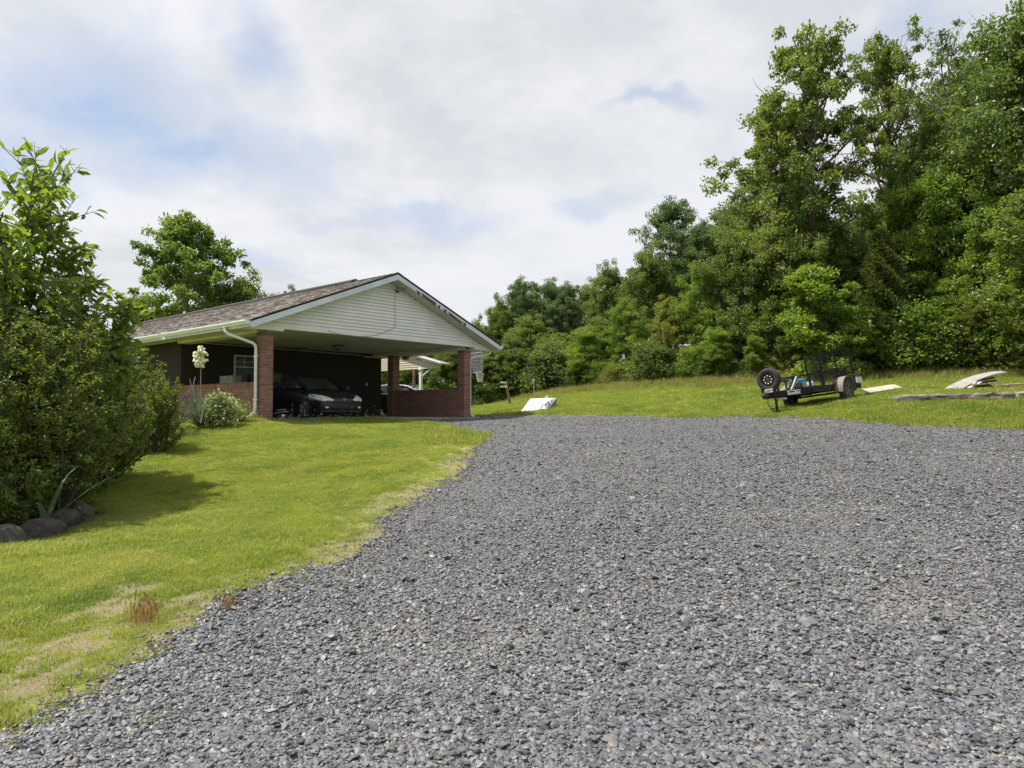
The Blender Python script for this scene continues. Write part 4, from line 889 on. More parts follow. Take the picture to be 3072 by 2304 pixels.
# ------------------------------------------------------------------ yard things
oldwood = mat('weathered_timber', (.34, .30, .265), .9, scale=2.2, stretch=(1, 7, 7), col2=(.10, .085, .075), bump=.8, bscale=14); paleboard = mat('pale_board', (.44, .40, .32), .8, scale=3, stretch=(1, 6, 6), var=.12)
greyboard = mat('grey_board', (.27, .26, .245), .85, scale=3, stretch=(1, 6, 6), var=.18); darkboard = mat('dark_board', (.06, .052, .05), .9, scale=3, stretch=(1, 6, 6)); tanboard = mat('tan_board', (.42, .30, .17), .8, scale=3, stretch=(1, 6, 6))
def plank(name, label, cat, p, q, w, h, mm, group=None, rough=0.0, roll=0.0, part='board', sag=0.0, nseg=10):
    p = Vector(p); q = Vector(q); L = (q - p).length; x = (q - p).normalized(); y = Vector((0, 0, 1)).cross(x).normalized(); M = frame3(p, x, y) @ Matrix.Rotation(roll, 4, 'X')
    t = thing(name, label, cat, (0, 0, 0), 0, group); t.matrix_world = M; r = random.Random(int(p.x * 100)); m = MB(); n = nseg; V = []
    prof = [(-.5, 0), (-.5, .85), (-.42, 1), (.42, 1), (.5, .85), (.5, 0)]
    for i in range(n + 1):
        s = i / n; k = 1 - (0.12 * rough if i in (0, n) else 0); bz = sag * 4 * s * (1 - s)
        for a, b in prof: V.append((s * L + (r.uniform(-.5, .5) * rough * .05 if i in (0, n) else 0), a * w * k + r.uniform(-1, 1) * rough * w * .06, b * h * k + bz + r.uniform(-1, 1) * rough * h * .06))
    K = 6; m.add(V, [(i * K + k, i * K + (k + 1) % K, (i + 1) * K + (k + 1) % K, (i + 1) * K + k) for i in range(n) for k in range(K)] + [tuple(range(K))[::-1], tuple(n * K + k for k in range(K))])
    m.build(part, mm, t); return t
def gp(px, py, Y): p = at(px, py, Y); return Vector((p.x, p.y, sz(p.x, p.y)))
a = gp(2680, 1200, 19.1); b = gp(3042, 1195, 18.4); lg = plank('timber_beam', 'long weathered grey timber beam lying on the grass near the driveway edge', 'timber', a + Vector((0, 0, -.03)), b + Vector((0, 0, -.02)), .24, .23, oldwood, rough=1.0, nseg=22)
m = MB(); r = random.Random(4); L = (b - a).length   # splits along the face of the beam
for k in range(16):
    x = r.uniform(.1, L - .7); z = r.uniform(.05, .2); l = r.uniform(.25, .9); m.add([(x, -.121 - .012, z), (x + l * .5, -.121 - .012, z + .014), (x + l, -.121 - .012, z + r.uniform(-.02, .02)), (x + l * .5, -.121 - .012, z - .008)], [(0, 3, 2, 1)])
m.build('split', mat('split_dark', (.035, .03, .03), .95), lg)
a = gp(3052, 1190, 18.6); b = gp(3300, 1190, 18.3); plank('timber_beam', 'second weathered timber beam running out of view at the right edge', 'timber', a, b, .22, .19, oldwood, rough=1.0)
a = gp(2598, 1180, 22.5); b = gp(2694, 1168, 24.2); t_ = plank('loose_plank', 'broad pale plank lying on the grass just behind the trailer', 'plank', at(2594, 1175, 22.4), at(2693, 1160, 23.6), .30, .035, paleboard, rough=.25, roll=R(24))
for o_ in t_.children: pass
bs = thing('prop_stone', 'small dark stone under the pale plank behind the trailer', 'stone', gp(2650, 1180, 23)); bs.location.z -= .02; obj('stone_body', rock(77, .7).copy(), bs); bs.children[0].data.materials[0] = mat('field_stone', (.16, .145, .12), .9, bump=.5); bs.scale = (.3, .3, .36)
# scrap pile
PX = lambda px, py, Y: at(px, py, Y)
# curved sheet leaning over the pile
sh = thing('bent_sheet', 'long pale bent panel leaning over the scrap wood pile', 'panel'); V = []; n = 12
A0 = gp(2846, 1168, 22.0); A1 = at(3012, 1117, 22.6)
for i in range(n + 1):
    s = i / n; c = A0.lerp(A1, s) + Vector((0, 0, .22 * 4 * s * (1 - s) * .62)); wv = Vector((.18, -.80, 0)).normalized() * .46 * (1 - .55 * s); c0 = c + wv * .5 - Vector((0, 0, .10 * (1 - s))); c1 = c - wv * .5 + Vector((0, 0, .05))
    V += [c0, c1, c0 - Vector((0, 0, .025)), c1 - Vector((0, 0, .025))]
MB().add(V, [(4 * i, 4 * i + 4, 4 * i + 5, 4 * i + 1) for i in range(n)] + [(4 * i + 2, 4 * i + 3, 4 * i + 7, 4 * i + 6) for i in range(n)] + [(4 * i, 4 * i + 2, 4 * i + 6, 4 * i + 4) for i in range(n)] + [(4 * i + 1, 4 * i + 5, 4 * i + 7, 4 * i + 3) for i in range(n)] + [(0, 1, 3, 2), (4 * n, 4 * n + 2, 4 * n + 3, 4 * n + 1)]).build('sheet', greyboard, sh)
r = random.Random(8); G2 = 'scrap boards heaped on the slope under the bent panel'
DL = ('dark weathered board in the scrap heap under the bent panel')
for k in range(9):
    x0 = 2895 + r.uniform(0, 25); y0 = 1172 - k * 3.6; Y = 22.4 + r.uniform(0, .5); x1 = x0 + r.uniform(55, 85)
    plank('scrap_board', DL, 'board', at(x0, y0, Y), at(x1, y0 - r.uniform(4, 16), Y + r.uniform(-.3, .5)), .16, .03, darkboard if k % 4 else greyboard, G2, .4, r.uniform(-.3, .3), nseg=3)
plank('scrap_board', 'short white board on the front of the scrap heap', 'board', gp(2903, 1170, 21.9) + Vector((0, 0, .05)), at(2938, 1148, 22.1), .17, .03, mat('white_board_paint', (.62, .62, .60), .6), G2, .3, nseg=3)
plank('scrap_board', 'reddish short block of wood sticking up from the scrap heap', 'board', at(2922, 1158, 21.8), at(2930, 1143, 21.9), .10, .07, mat('reddish_wood', (.40, .24, .16), .8), G2, .2, nseg=3)
plank('scrap_board', 'tan stick poking out right of the scrap heap', 'board', at(2965, 1152, 22.2), at(3002, 1149, 22.4), .08, .05, tanboard, G2, .4, nseg=4)
plank('scrap_board', 'pale grey flat board along the bottom of the scrap heap', 'board', gp(2925, 1171, 21.9) + Vector((0, 0, .03)), gp(2968, 1167, 22.3) + Vector((0, 0, .05)), .12, .03, greyboard, G2, .4, nseg=4)
plank('tan_pole', 'long thin tan pole lying right of the scrap heap', 'pole', gp(2985, 1163, 22.2) + Vector((0, 0, .06)), gp(3140, 1155, 22.6) + Vector((0, 0, .10)), .09, .08, tanboard, None, .6)
# skate ramp
Yn = 26.3; n0 = gp(1563, 1234, Yn); n1 = gp(1641, 1232, Yn + .2); f0 = at(1591, 1196.5, 27.6); f1 = at(1668, 1193.5, 27.8); up = Vector((0, 0, .03))
rp_ = thing('skate_ramp', 'white skateboard kicker ramp with black lettering on the grass slope', 'ramp'); white2 = mat('ramp_white', (.72, .73, .74), .45, var=.05, scale=2)
n0 += up; n1 += up; dn = (n1 - n0).cross(f0 - n0).normalized()
MB().add([n0, n1, f1, f0, n0 - dn * .02, n1 - dn * .02, f1 - dn * .02, f0 - dn * .02], [(0, 1, 2, 3), (7, 6, 5, 4), (0, 4, 5, 1), (1, 5, 6, 2), (2, 6, 7, 3), (3, 7, 4, 0)]).build('ramp_surface', white2, rp_)
g1 = Vector((f1.x, f1.y, sz(f1.x, f1.y) - .03)); g0 = Vector((f0.x, f0.y, sz(f0.x, f0.y) - .03)); o_ = Vector((.02, 0, 0)); panel = mat('ramp_side_grey', (.20, .23, .22), .8)
for (na, fa, ga, s) in ((n1, f1, g1, 1), (n0, f0, g0, -1)):
    q = dn * -.022; MB().add([na + q, fa + q, ga, na + q + Vector((0, 0, -.06)), na + q + o_ * s, fa + q + o_ * s, ga + o_ * s, na + q + o_ * s + Vector((0, 0, -.06))], [(0, 1, 2, 3), (7, 6, 5, 4), (0, 4, 5, 1), (1, 5, 6, 2), (2, 6, 7, 3), (3, 7, 4, 0)]).build('side_panel', panel, rp_)
MB().add([f0 - dn * .022, f1 - dn * .022, g1, g0, f0 + Vector((0, -.02, 0)) - dn * .03, f1 + Vector((0, -.02, 0)) - dn * .03, g1 + Vector((0, -.02, 0)), g0 + Vector((0, -.02, 0))], [(0, 1, 2, 3), (7, 6, 5, 4)]).build('back_panel', panel, rp_)
ex = (n1 - n0); ey = (f0 - n0)
def rs_(u, v): return n0 + ex * u + ey * v + dn * .006
m = MB()
for pl in ([(.80, .42), (.93, .80), (1.0 - .015, .62)], [(.74, .10), (.70, .28), (.76, .48), (.80, .42)], [(.86, .18), (.82, .40), (.93, .42), (.90, .58), (.85, .56)], [(.93, .12), (.90, .30), (.97, .42), (.985, .25)], [(.62, .03), (.98, .03), (.985, .98)], [(.80, .42), (.84, .60), (.93, .80)]):
    for i in range(len(pl) - 1): m.bar(rs_(*pl[i]), rs_(*pl[i + 1]), .028, .006, up=dn)
m.build('lettering', blackm, rp_)
# gazing ball / cage globe behind the ramp
g = gp(1641, 1196, 30.0); gb_ = thing('garden_globe', 'grey and white round wire garden globe on the grass behind the ramp', 'garden ornament', g)
rr_ = .10
MB().lathe([(0, 0), (.07, 0), (.08, .02), (.03, .05), (.03, .09)], 12).build('stand', mat('dark_metal', (0, 0, 0)), gb_)
m = MB()
for k in range(6):
    a = k * PI / 6; m.tube([(rr_ * math.cos(b) * math.cos(a), rr_ * math.cos(b) * math.sin(a), .20 + rr_ * 1.15 * math.sin(b)) for b in np.linspace(0, 2 * PI, 14)], .012, 5)
m.build('wire_globe', mat('globe_white', (.55, .56, .58), .5), gb_); MB().lathe([(0, -.07), (.06, -.045), (.08, 0), (.06, .045), (0, .07)], 12, Matrix.Translation((0, 0, .2))).build('core', mat('globe_core', (.10, .10, .12), .4), gb_, smooth=True)
m = MB()
for k in range(5): a = k * 1.3; m.tube([(0, 0, .3), (.05 * math.cos(a), .05 * math.sin(a), .38)], .008, 4)
m.build('finial', mat('globe_white', (0, 0, 0)), gb_)
# leaning post with two arms
g = gp(1532, 1214, 33.5); lp = thing('leaning_post', 'leaning brown wooden post with two short white arms near the dark woods', 'post', g)
tp = at(1516, 1146, 33.2) - g; MB().bar((0, 0, -.1), tp, .10, .09).build('post', mat('brown_post', (.23, .17, .11), .9), lp)
for f, l in ((.97, .26), (.78, .32)):
    q = tp * f; MB().box(q.x - l, q.x + .05, q.y - .11, q.y - .05, q.z - .02, q.z + .045).build('arm', whitep, lp)
MB().bar(tp * .97 + Vector((.02, -.05, 0)), tp * .76 + Vector((.03, -.05, 0)), .05).build('bracket', mat('brown_post', (0, 0, 0)), lp)
# torch
g = gp(1603, 1190, 38.5); tt = thing('garden_torch', 'slim pale garden torch standing upright before the dark woods', 'torch', g)
MB().tube([(0, 0, -.1), (-.03, 0, .68)], .02, 7).build('pole', mat('torch_pole', (.50, .52, .50), .6), tt)
MB().lathe([(.02, .66), (.05, .74), (.06, .86), (.05, .95), (.02, .99), (.012, 1.03), (0, 1.03)], 10, Matrix.Translation((-.03, 0, 0))).build('torch_head', mat('torch_head', (.30, .33, .30), .6), tt)
# basketball hoop
hoop = thing('basketball_hoop', 'basketball hoop with dark patterned backboard and white net behind the right pillar', 'basketball hoop'); Yh = 38.0
g = gp(1408, 1240, Yh); hoop.location = g; zr = at(1440, 1121, Yh).z - g.z; xr = at(1440, 1121, Yh).x - g.x
MB().tube([(0, .4, 0), (0, .4, zr + .2), (.05, .1, zr + .35)], .06, 10).build('pole', dark_metal, hoop)
bb = bpy.data.objects.new('backboard', None); COL.objects.link(bb); bb.parent = hoop; bb.location = (xr - .30, 0, zr + .57); bb.rotation_euler = (0, 0, R(-58))
MB().box(-.85, .85, -.02, .02, -.48, .55).build('board', mat('board_dark', (.03, .03, .045), .5), bb)
m = MB(); r = random.Random(12); pale = mat('board_pale_line', (.30, .29, .33), .5)
for i in range(9):
    for j in range(6):
        x = -.78 + i * .18; z = -.42 + j * .165
        if (i + j) % 2: m.box(x, x + .15, -.026, -.021, z, z + .03).box(x + .06, x + .09, -.026, -.021, z + .033, z + .12)
        else: m.box(x + .05, x + .08, -.026, -.021, z, z + .13).box(x, x + .045, -.026, -.021, z + .06, z + .09)
m.build('printed_pattern', pale, bb); MB().box(-.87, .87, -.03, .03, .55, .60).box(-.87, .87, -.03, .03, -.53, -.48).box(.85, .88, -.03, .03, -.48, .55).build('board_frame', pale, bb)
rc = Vector((xr, -.08, zr)); MB().tube([rc + Vector((.225 * math.cos(a), .225 * math.sin(a), 0)) for a in np.linspace(0, 2 * PI, 20)], .014, 6).build('rim', mat('rim_pale', (.55, .50, .38), .5), hoop)
m = MB()
for k in range(10):
    for s in (-1, 1):
        m.tube([rc + Vector(((.225 - .11 * q) * math.cos(a), (.225 - .11 * q) * math.sin(a), -.46 * q)) for q in np.linspace(0, 1, 6) for a in (k * .628 + s * q * 1.25,)], .010, 4)
m.build('net', mat('net_white', (.85, .86, .84), .7), hoop)
# odd things in the carport
def H3(a, b, z=0): return HW(a, b, z)
s_ = thing('wooden_shelf', 'dark shelf against the carport back wall behind the coupe', 'shelf', H3(3.15, 5.05), HROT)
for z in (.45, .9, 1.22): MB().box(-.75, .75, -.2, .2, z, z + .03).build('shelf_board', darkboard, s_)
for x in (-.72, .72): MB().box(x - .03, x + .03, -.2, .2, 0, 1.25).build('leg', darkboard, s_)
b = thing('cardboard_box', 'grey cardboard box on the dark shelf behind the coupe', 'box', H3(3.25, 5.05, 1.25), HROT); MB().box(-.26, .26, -.15, .15, 0, .30).build('box_body', mat('grey_card', (.13, .12, .115), .9), b, bevel=.005); MB().box(-.26, 0, -.15, .15, .302, .31).box(.01, .27, -.15, .15, .302, .32).build('flap', mat('grey_card', (0, 0, 0)), b)
b = thing('spray_bottle', 'green and white bottle at the left end of the shelf', 'bottle', H3(2.62, 5.0, 1.25), HROT); MB().lathe([(0, 0), (.06, 0), (.065, .02), (.065, .15), (.03, .20), (.025, .24)], 12).build('bottle_body', mat('bottle_green', (.06, .20, .16), .3), b, smooth=True); MB().lathe([(.028, .24), (.028, .27), (0, .275)], 10).box(-.05, .03, -.015, .015, .27, .30).build('cap', mat('grey_cap', (.30, .30, .30), .5), b)
b = thing('picture_frame', 'empty black square frame leaning on the shelf', 'frame', H3(3.72, 5.0, 1.25), HROT)
MB().box(-.18, .18, -.02, .0, 0, .03).box(-.18, .18, -.02, 0, .30, .33).box(-.18, -.15, -.02, 0, .03, .30).box(.15, .18, -.02, 0, .03, .30).build('frame_border', blackm, b); MB().box(-.15, .15, -.012, -.006, .03, .30).build('backing', darkboard, b)
b = thing('hand_mower', 'low black yard tool with bent bars and white sticker beside the left brick pillar', 'yard tool', H3(.78, .35), HROT)
m = MB().box(-.16, .16, -.14, .14, .05, .17).build('deck', blackm, b, bevel=.02); MB().box(-.05, .05, -.149, -.144, .09, .14).build('sticker', whitep, b)
m = MB().tube([(-.28, -.12, .17), (-.1, -.1, .21), (.2, -.1, .23)], .012, 6).tube([(-.14, -.05, .27), (.14, -.05, .29), (.2, 0, .2)], .012, 6).build('bar', mat('bar_grey', (.2, .2, .2), .5), b)
for sx in (-1, 1): MB().lathe([(0, -.02), (.07, -.02), (.07, .02), (0, .02)], 14, Matrix.Translation((sx * .15, -.15, .07)) @ Matrix.Rotation(R(90), 4, 'X')).build('wheel', rubber, b)
b = thing('planter_box', 'mossy green wooden planter box on the low wall left of the window', 'planter', H3(.16, 2.1, 1.06), HROT)
pw = mat('mossy_wood', (.17, .19, .12), .9, scale=6, col2=(.11, .10, .09))
for sy in (-.38, .38): MB().box(-.12, .12, sy - .015, sy + .015, 0, .22).build('end_panel', pw, b)
for k in range(3): MB().box(-.135, -.12, -.39, .39, .005 + k * .073, .072 + k * .073).build('slat', pw, b); MB().box(.12, .135, -.39, .39, .005 + k * .073, .072 + k * .073).build('slat', pw, b)
MB().box(-.115, .115, -.36, .36, .01, .17).build('soil', mat('soil', (.05, .035, .025), .95), b)
# bed edging stones under the big shrub
es = mat('edging_stone', (.075, .066, .054), .95, scale=5, col2=(.045, .042, .036), bump=.8, bscale=14)
EL = ('rounded brown edging stone at the left picture edge', 'wide low edging stone below the curved pale leaves', 'upright squarish edging stone at the right end of the bed edge', 'small edging stone between the wide one and the upright one')
for (px, py, Y, sx, sy, szz, lb) in ((25, 1580, 8.0, .60, .45, .42, EL[0]), (128, 1565, 8.35, .62, .40, .42, EL[1]), (245, 1525, 9.1, .34, .30, .50, EL[2]), (195, 1545, 8.8, .42, .34, .44, EL[3])):
    g = gp(px, py, Y); e = thing('edging_stone', lb, 'stone', g + Vector((0, 0, .02)), px * .1, 'stones edging the shrub bed'); q = _bm.new(); _bm.ops.create_icosphere(q, subdivisions=3, radius=.5); rr3 = np.random.RandomState(px); cu = [(Vector(rr3.normal(size=3)).normalized(), rr3.uniform(.30, .42)) for _ in range(9)]
    for v in q.verts:
        for n3, d3 in cu:
            e3 = v.co.dot(n3) - d3
            if e3 > 0: v.co -= n3 * e3 * .85
        v.co *= 1 + .05 * (vn(v.co.x * 3 + px, v.co.y * 3 + v.co.z * 5, 2.0) - .5)
    mm_ = bpy.data.meshes.new('stone'); q.to_mesh(mm_); q.free(); mm_.materials.append(es); o = obj('stone_body', mm_, e); o.scale = (sx, sy, szz)

# ------------------------------------------------------------------ trees and plants
bark = mat('bark', (.085, .07, .055), .95, scale=5, stretch=(1, 1, .3), bump=.7, bscale=25, col2=(.045, .038, .03)); bark_pale = mat('bark_pale', (.19, .17, .15), .9, scale=6, col2=(.09, .08, .07))
oak = leaf_mat('oak_leaf', (.072, .125, .034), (.20, .26, .065), (1.7, 1.6, .7), dry=(.16, .11, .045), dryamt=.02, gloss=.42)
oak_d = leaf_mat('dark_leaf', (.060, .108, .032), (.165, .222, .056), (1.5, 1.5, .8), gloss=.38)
bright = leaf_mat('bright_leaf', (.10, .185, .030), (.25, .33, .055), (1.5, 1.45, .6), gloss=.45)
yellowy = leaf_mat('yellow_green_leaf', (.11, .165, .030), (.27, .30, .06), (1.4, 1.3, .6), dry=(.20, .12, .06), dryamt=.05, gloss=.45)
blueish = leaf_mat('grey_green_leaf', (.075, .125, .050), (.155, .215, .080), (1.3, 1.4, .8), gloss=.5)
cedar_m = leaf_mat('cedar_leaf', (.055, .085, .022), (.12, .15, .035), (1.1, 1.2, .6), gloss=.7)
myrtle = leaf_mat('myrtle_leaf', (.072, .135, .028), (.20, .26, .045), (1.6, 1.5, .6), dry=(.20, .10, .05), dryamt=.012, gloss=.42, wave=1.6)
magn = leaf_mat('broad_leaf', (.075, .145, .028), (.20, .275, .05), (1.6, 1.5, .6), gloss=.38, wave=1.2)
def leaves_mesh(C, L, Wd, rs, m, up=.45, droop=.2, name='leaves', dirs=None, fold=.18, quads=1):
    """one small folded leaf per centre"""
    n = len(C); C = np.asarray(C)
    d = rs.normal(size=(n, 3)) if dirs is None else dirs + rs.normal(size=(n, 3)) * .45
    d[:, 2] -= droop; d /= np.linalg.norm(d, axis=1)[:, None] + 1e-9
    nn = rs.normal(size=(n, 3)); nn[:, 2] += up * 3; nn -= d * (nn * d).sum(1)[:, None]; nn /= np.linalg.norm(nn, axis=1)[:, None] + 1e-9
    s = np.cross(d, nn); l = (L * rs.uniform(.65, 1.25, n))[:, None]; w = (Wd * rs.uniform(.7, 1.2, n))[:, None]
    a = C; tip = C + d * l - nn * l * .12; mid = C + d * l * .45
    if quads == 1:
        b = mid + s * w * .5 + nn * w * fold; c = mid - s * w * .5 + nn * w * fold
        V = np.stack([a, b, tip, c], 1).reshape(-1, 3); F = np.arange(4 * n).reshape(-1, 4)
    else:
        m1 = C + d * l * .3; m2 = C + d * l * .68 - nn * l * .03
        V = np.stack([a, m1 + s * w * .42 + nn * w * fold, m1, m1 - s * w * .42 + nn * w * fold, m2 + s * w * .42 + nn * w * fold * .8, m2, m2 - s * w * .42 + nn * w * fold * .8, tip], 1).reshape(-1, 3)
        o = np.arange(n)[:, None] * 8; F = np.concatenate([o + np.array([f]) for f in ((0, 1, 2, 2), (0, 2, 3, 3))] , 0)
        F4 = np.concatenate([o + np.array([f]) for f in ((1, 4, 5, 2), (2, 5, 6, 3))], 0); T3 = np.concatenate([o + np.array([f]) for f in ((0, 1, 2), (0, 2, 3), (4, 7, 5), (5, 7, 6))], 0)
        me = bpy.data.meshes.new(name); me.vertices.add(len(V)); me.vertices.foreach_set('co', V.astype(np.float32).ravel())
        li = np.concatenate([F4.ravel(), T3.ravel()]).astype(np.int32); me.loops.add(len(li)); me.loops.foreach_set('vertex_index', li)
        ls = np.concatenate([np.arange(len(F4)) * 4, len(F4) * 4 + np.arange(len(T3)) * 3]).astype(np.int32); me.polygons.add(len(ls)); me.polygons.foreach_set('loop_start', ls); me.materials.append(m); me.update(calc_edges=True); return me
    return npmesh(name, V, F, m)
def limb(m, p, d, L, r0, r1, rnd, n=5, wig=.12, up=.04, sides=6, clip=None):
    pts = [Vector(p)]; d = Vector(d).normalized(); rad = [r0]
    for i in range(n):
        d = (d + Vector((rnd.gauss(0, wig), rnd.gauss(0, wig), rnd.gauss(0, wig) + up))).normalized(); q = pts[-1] + d * (L / n)
        if clip and i > 0 and math.hypot(q.x, q.y) > np.interp(q.z, *clip) * (.86 + .3 * rnd.random()): break
        pts.append(q); rad.append(r0 + (r1 - r0) * (i + 1) / n)
    m.tube(pts, rad, sides, cap=False); return pts, d
def broadleaf(seed, H, RC, base, ncl, lpc, L, m, bk, shape=1.0, crad=.55, fork=False, fill=.0, tr=None):
    """tapered trunk + limbs; crown leaves gathered in clumps at the twig ends"""
    rnd = random.Random(seed); rs = np.random.RandomState(seed); w = MB(); tr = tr or H * .017; tips = []
    pts, _ = limb(w, (0, 0, -.3), (rnd.uniform(-.05, .05), rnd.uniform(-.05, .05), 1), H * .93, tr, tr * .12, rnd, 12, .035, .02, 9)
    nl = int(10 + H * .9)
    for i in range(nl):
        f = base + (1 - base) * (i + .5) / nl * .97; k = f * 12; j = min(int(k), 11); p = pts[j].lerp(pts[j + 1], k - j)
        env = math.sin(min(1, ((f - base) / (1 - base)) * .86 + .16) * PI) ** (.65 * shape) if shape > 0 else 1 - (f - base) / (1 - base)
        Ln = RC * max(.25, env) * rnd.uniform(.75, 1.15); a = i * 2.4 + rnd.uniform(-.5, .5); el = rnd.uniform(.15, .7) + f * .5
        if fork and i in (2, 4): el = .95; Ln *= 1.5
        r0 = tr * (1 - f * .75) * .55; q, dd = limb(w, p, (math.cos(a) * math.cos(el), math.sin(a) * math.cos(el), math.sin(el)), Ln, r0, r0 * .18, rnd, 5, .16, .06, 6)
        for s in range(5):
            t0 = q[2 + s % 4]; a2 = rnd.uniform(0, 6.28); e2 = rnd.uniform(-.1, .9); l2 = Ln * rnd.uniform(.25, .5)
            q2, _ = limb(w, t0, (math.cos(a2) * math.cos(e2) + dd.x * .8, math.sin(a2) * math.cos(e2) + dd.y * .8, math.sin(e2)), l2, r0 * .3, r0 * .06, rnd, 3, .2, .05, 4)
            tips += [q2[-1], q2[1]]
        tips += [q[-1], q[3], q[4]]
    tips.append(pts[-1])
    T = np.array([tuple(t) for t in tips]); sel = rs.choice(len(T), ncl, replace=len(T) < ncl); Cc = T[sel]
    if fill:
        kf = int(ncl * fill); ff = rs.rand(kf); aa = rs.rand(kf) * 6.28; en = np.sin(np.minimum(1, ff * .86 + .14) * PI) ** (.55 * shape); lob = .82 + .25 * np.sin(aa * 3 + seed) * np.sin(ff * 9 + seed)
        rr_ = RC * en * lob * (.35 + .65 * rs.rand(kf) ** .5); Cc[:kf] = np.stack([rr_ * np.cos(aa), rr_ * np.sin(aa), H * (base + (1 - base) * ff * .97)], 1)
    Cc = Cc + rs.normal(size=(ncl, 3)) * np.array([crad, crad, crad * .7]) * .7
    cs = rs.uniform(.55, 1.25, ncl) * crad; k = np.repeat(np.arange(ncl), lpc); off = rs.normal(size=(len(k), 3)); off /= np.linalg.norm(off, axis=1)[:, None]; off *= (rs.rand(len(k)) ** .45)[:, None]
    P = Cc[k] + off * cs[k][:, None] * np.array([1, 1, .62]); P = P[P[:, 2] > .1]
    return w.mesh('trunk', bk, True), leaves_mesh(P, L, L * .6, rs, m)
def conifer(seed, H, RC, n, L, m):
    rs = np.random.RandomState(seed); w = MB(); w.tube([(0, 0, -.2), (0, 0, H * .5), (0, 0, H * .97)], [H * .018, H * .01, .01], 7, cap=False)
    f = rs.rand(n) ** .8; a0 = rs.rand(n) * 6.28; lob = .75 + .35 * np.sin(a0 * 5 + f * 30) * rs.uniform(.6, 1, n); r = RC * (1 - f) ** .8 * lob * rs.uniform(.45, 1.05, n)
    P = np.stack([r * np.cos(a0), r * np.sin(a0), .3 + f * (H - .3) + .25 * r / RC], 1); D = np.stack([np.cos(a0), np.sin(a0), .5 + 0 * a0], 1)
    return w.mesh('trunk', bark, True), leaves_mesh(P, L, L * .3, rs, m, dirs=D, up=.1)
def shrub(seed, H, RC, n, L, m, bk=None, stems=9):
    rnd = random.Random(seed); rs = np.random.RandomState(seed); w = MB()
    for i in range(stems):
        a = rnd.uniform(0, 6.28); e = rnd.uniform(.5, 1.3); limb(w, (math.cos(a) * .1, math.sin(a) * .1, -.05), (math.cos(a) * math.cos(e), math.sin(a) * math.cos(e), math.sin(e)), H * .8, .03, .006, rnd, 5, .15, .05, 5)
    k = n // 60; a = rs.rand(k) * 6.28; ph = rs.rand(k); lb = .7 + .45 * np.sin(a * 2 + seed) * np.sin(a * 5 + ph * 7 + seed * 2); rr = RC * lb * np.sqrt(rs.rand(k)) * (1 - .45 * ph); C0 = np.stack([rr * np.cos(a), rr * np.sin(a), H * (.12 + .8 * ph * (1 - .25 * (rr / RC)))], 1)
    i = np.repeat(np.arange(k), 60); P = C0[i] + rs.normal(size=(len(i), 3)) * np.array([.24, .24, .17]) * max(.5, RC * .5) * rs.uniform(.5, 1.4, k)[i][:, None]; P[:, 2] = np.maximum(P[:, 2], .03)
    return w.mesh('stems', bk or bark, True), leaves_mesh(P, L, L * .6, rs, m)
PR = {}
PR['oakA'] = broadleaf(11, 17, 4.3, .34, 220, 80, .24, oak, bark, crad=.55, shape=.9)
PR['oakB'] = broadleaf(25, 18.5, 5.6, .42, 230, 78, .24, oak, bark, crad=.56, shape=.7, fork=True, tr=.38)
PR['oakC'] = broadleaf(31, 15, 4.0, .22, 420, 90, .23, oak_d, bark, crad=.72, fill=.5)
PR['sparse'] = broadleaf(47, 15, 3.6, .5, 80, 55, .17, blueish, bark_pale, crad=.42)
PR['mid'] = broadleaf(53, 9, 3.1, .12, 300, 90, .20, bright, bark, crad=.58, fill=.5, shape=.8)
PR['midB'] = broadleaf(59, 10, 3.4, .12, 340, 90, .21, oak, bark, crad=.62, fill=.6, shape=.75)
PR['midC'] = broadleaf(61, 9, 2.8, .12, 280, 90, .19, yellowy, bark, crad=.52, fill=.45)
PR['fine'] = broadleaf(67, 12, 3.0, .18, 290, 100, .17, blueish, bark_pale, crad=.55, fill=.4, shape=.8)
PR['syca'] = broadleaf(71, 13, 4.2, .03, 400, 75, .27, leaf_mat('sycamore_leaf', (.085, .150, .034), (.19, .26, .06), (1.5, 1.5, .7), gloss=.4), bark_pale, crad=.52, shape=.95, fill=.65)
PR['young'] = broadleaf(83, 5, 1.35, .05, 130, 90, .15, bright, bark, crad=.34, shape=.9)
PR['cedar'] = conifer(5, 6, 1.9, 15000, .20, cedar_m)
PR['bushA'] = shrub(7, 2.6, 1.6, 9000, .12, bright); PR['bushB'] = shrub(8, 2.2, 1.7, 9000, .12, yellowy); PR['bushC'] = shrub(9, 2.8, 1.7, 10000, .13, oak_d)
NH = dict(oakA=17, oakB=18.5, oakC=15, sparse=15, mid=9, midB=10, midC=9, fine=12, syca=13, young=5, cedar=6, bushA=2.6, bushB=2.2, bushC=2.8)
def tree(kind, px, Y, top, label, name='broadleaf_tree', cat='tree', group=None, rz=None, wid=1.0, zoff=0.0):
    p = at(px, 1200, Y); g = sz(p.x, p.y) + zoff; H = at(px, top, Y).z - g; s = H / NH[kind]
    t = thing(name, label, cat, (p.x, p.y, g), (px * .37 + Y) % 6.28 if rz is None else rz, group); t.scale = (s * wid, s * wid, s)
    a, b = PR[kind]; nm = ('stems', 'foliage') if 'bush' in kind else ('trunk', 'crown')
    obj(nm[0], a, t); obj(nm[1], b, t); return t
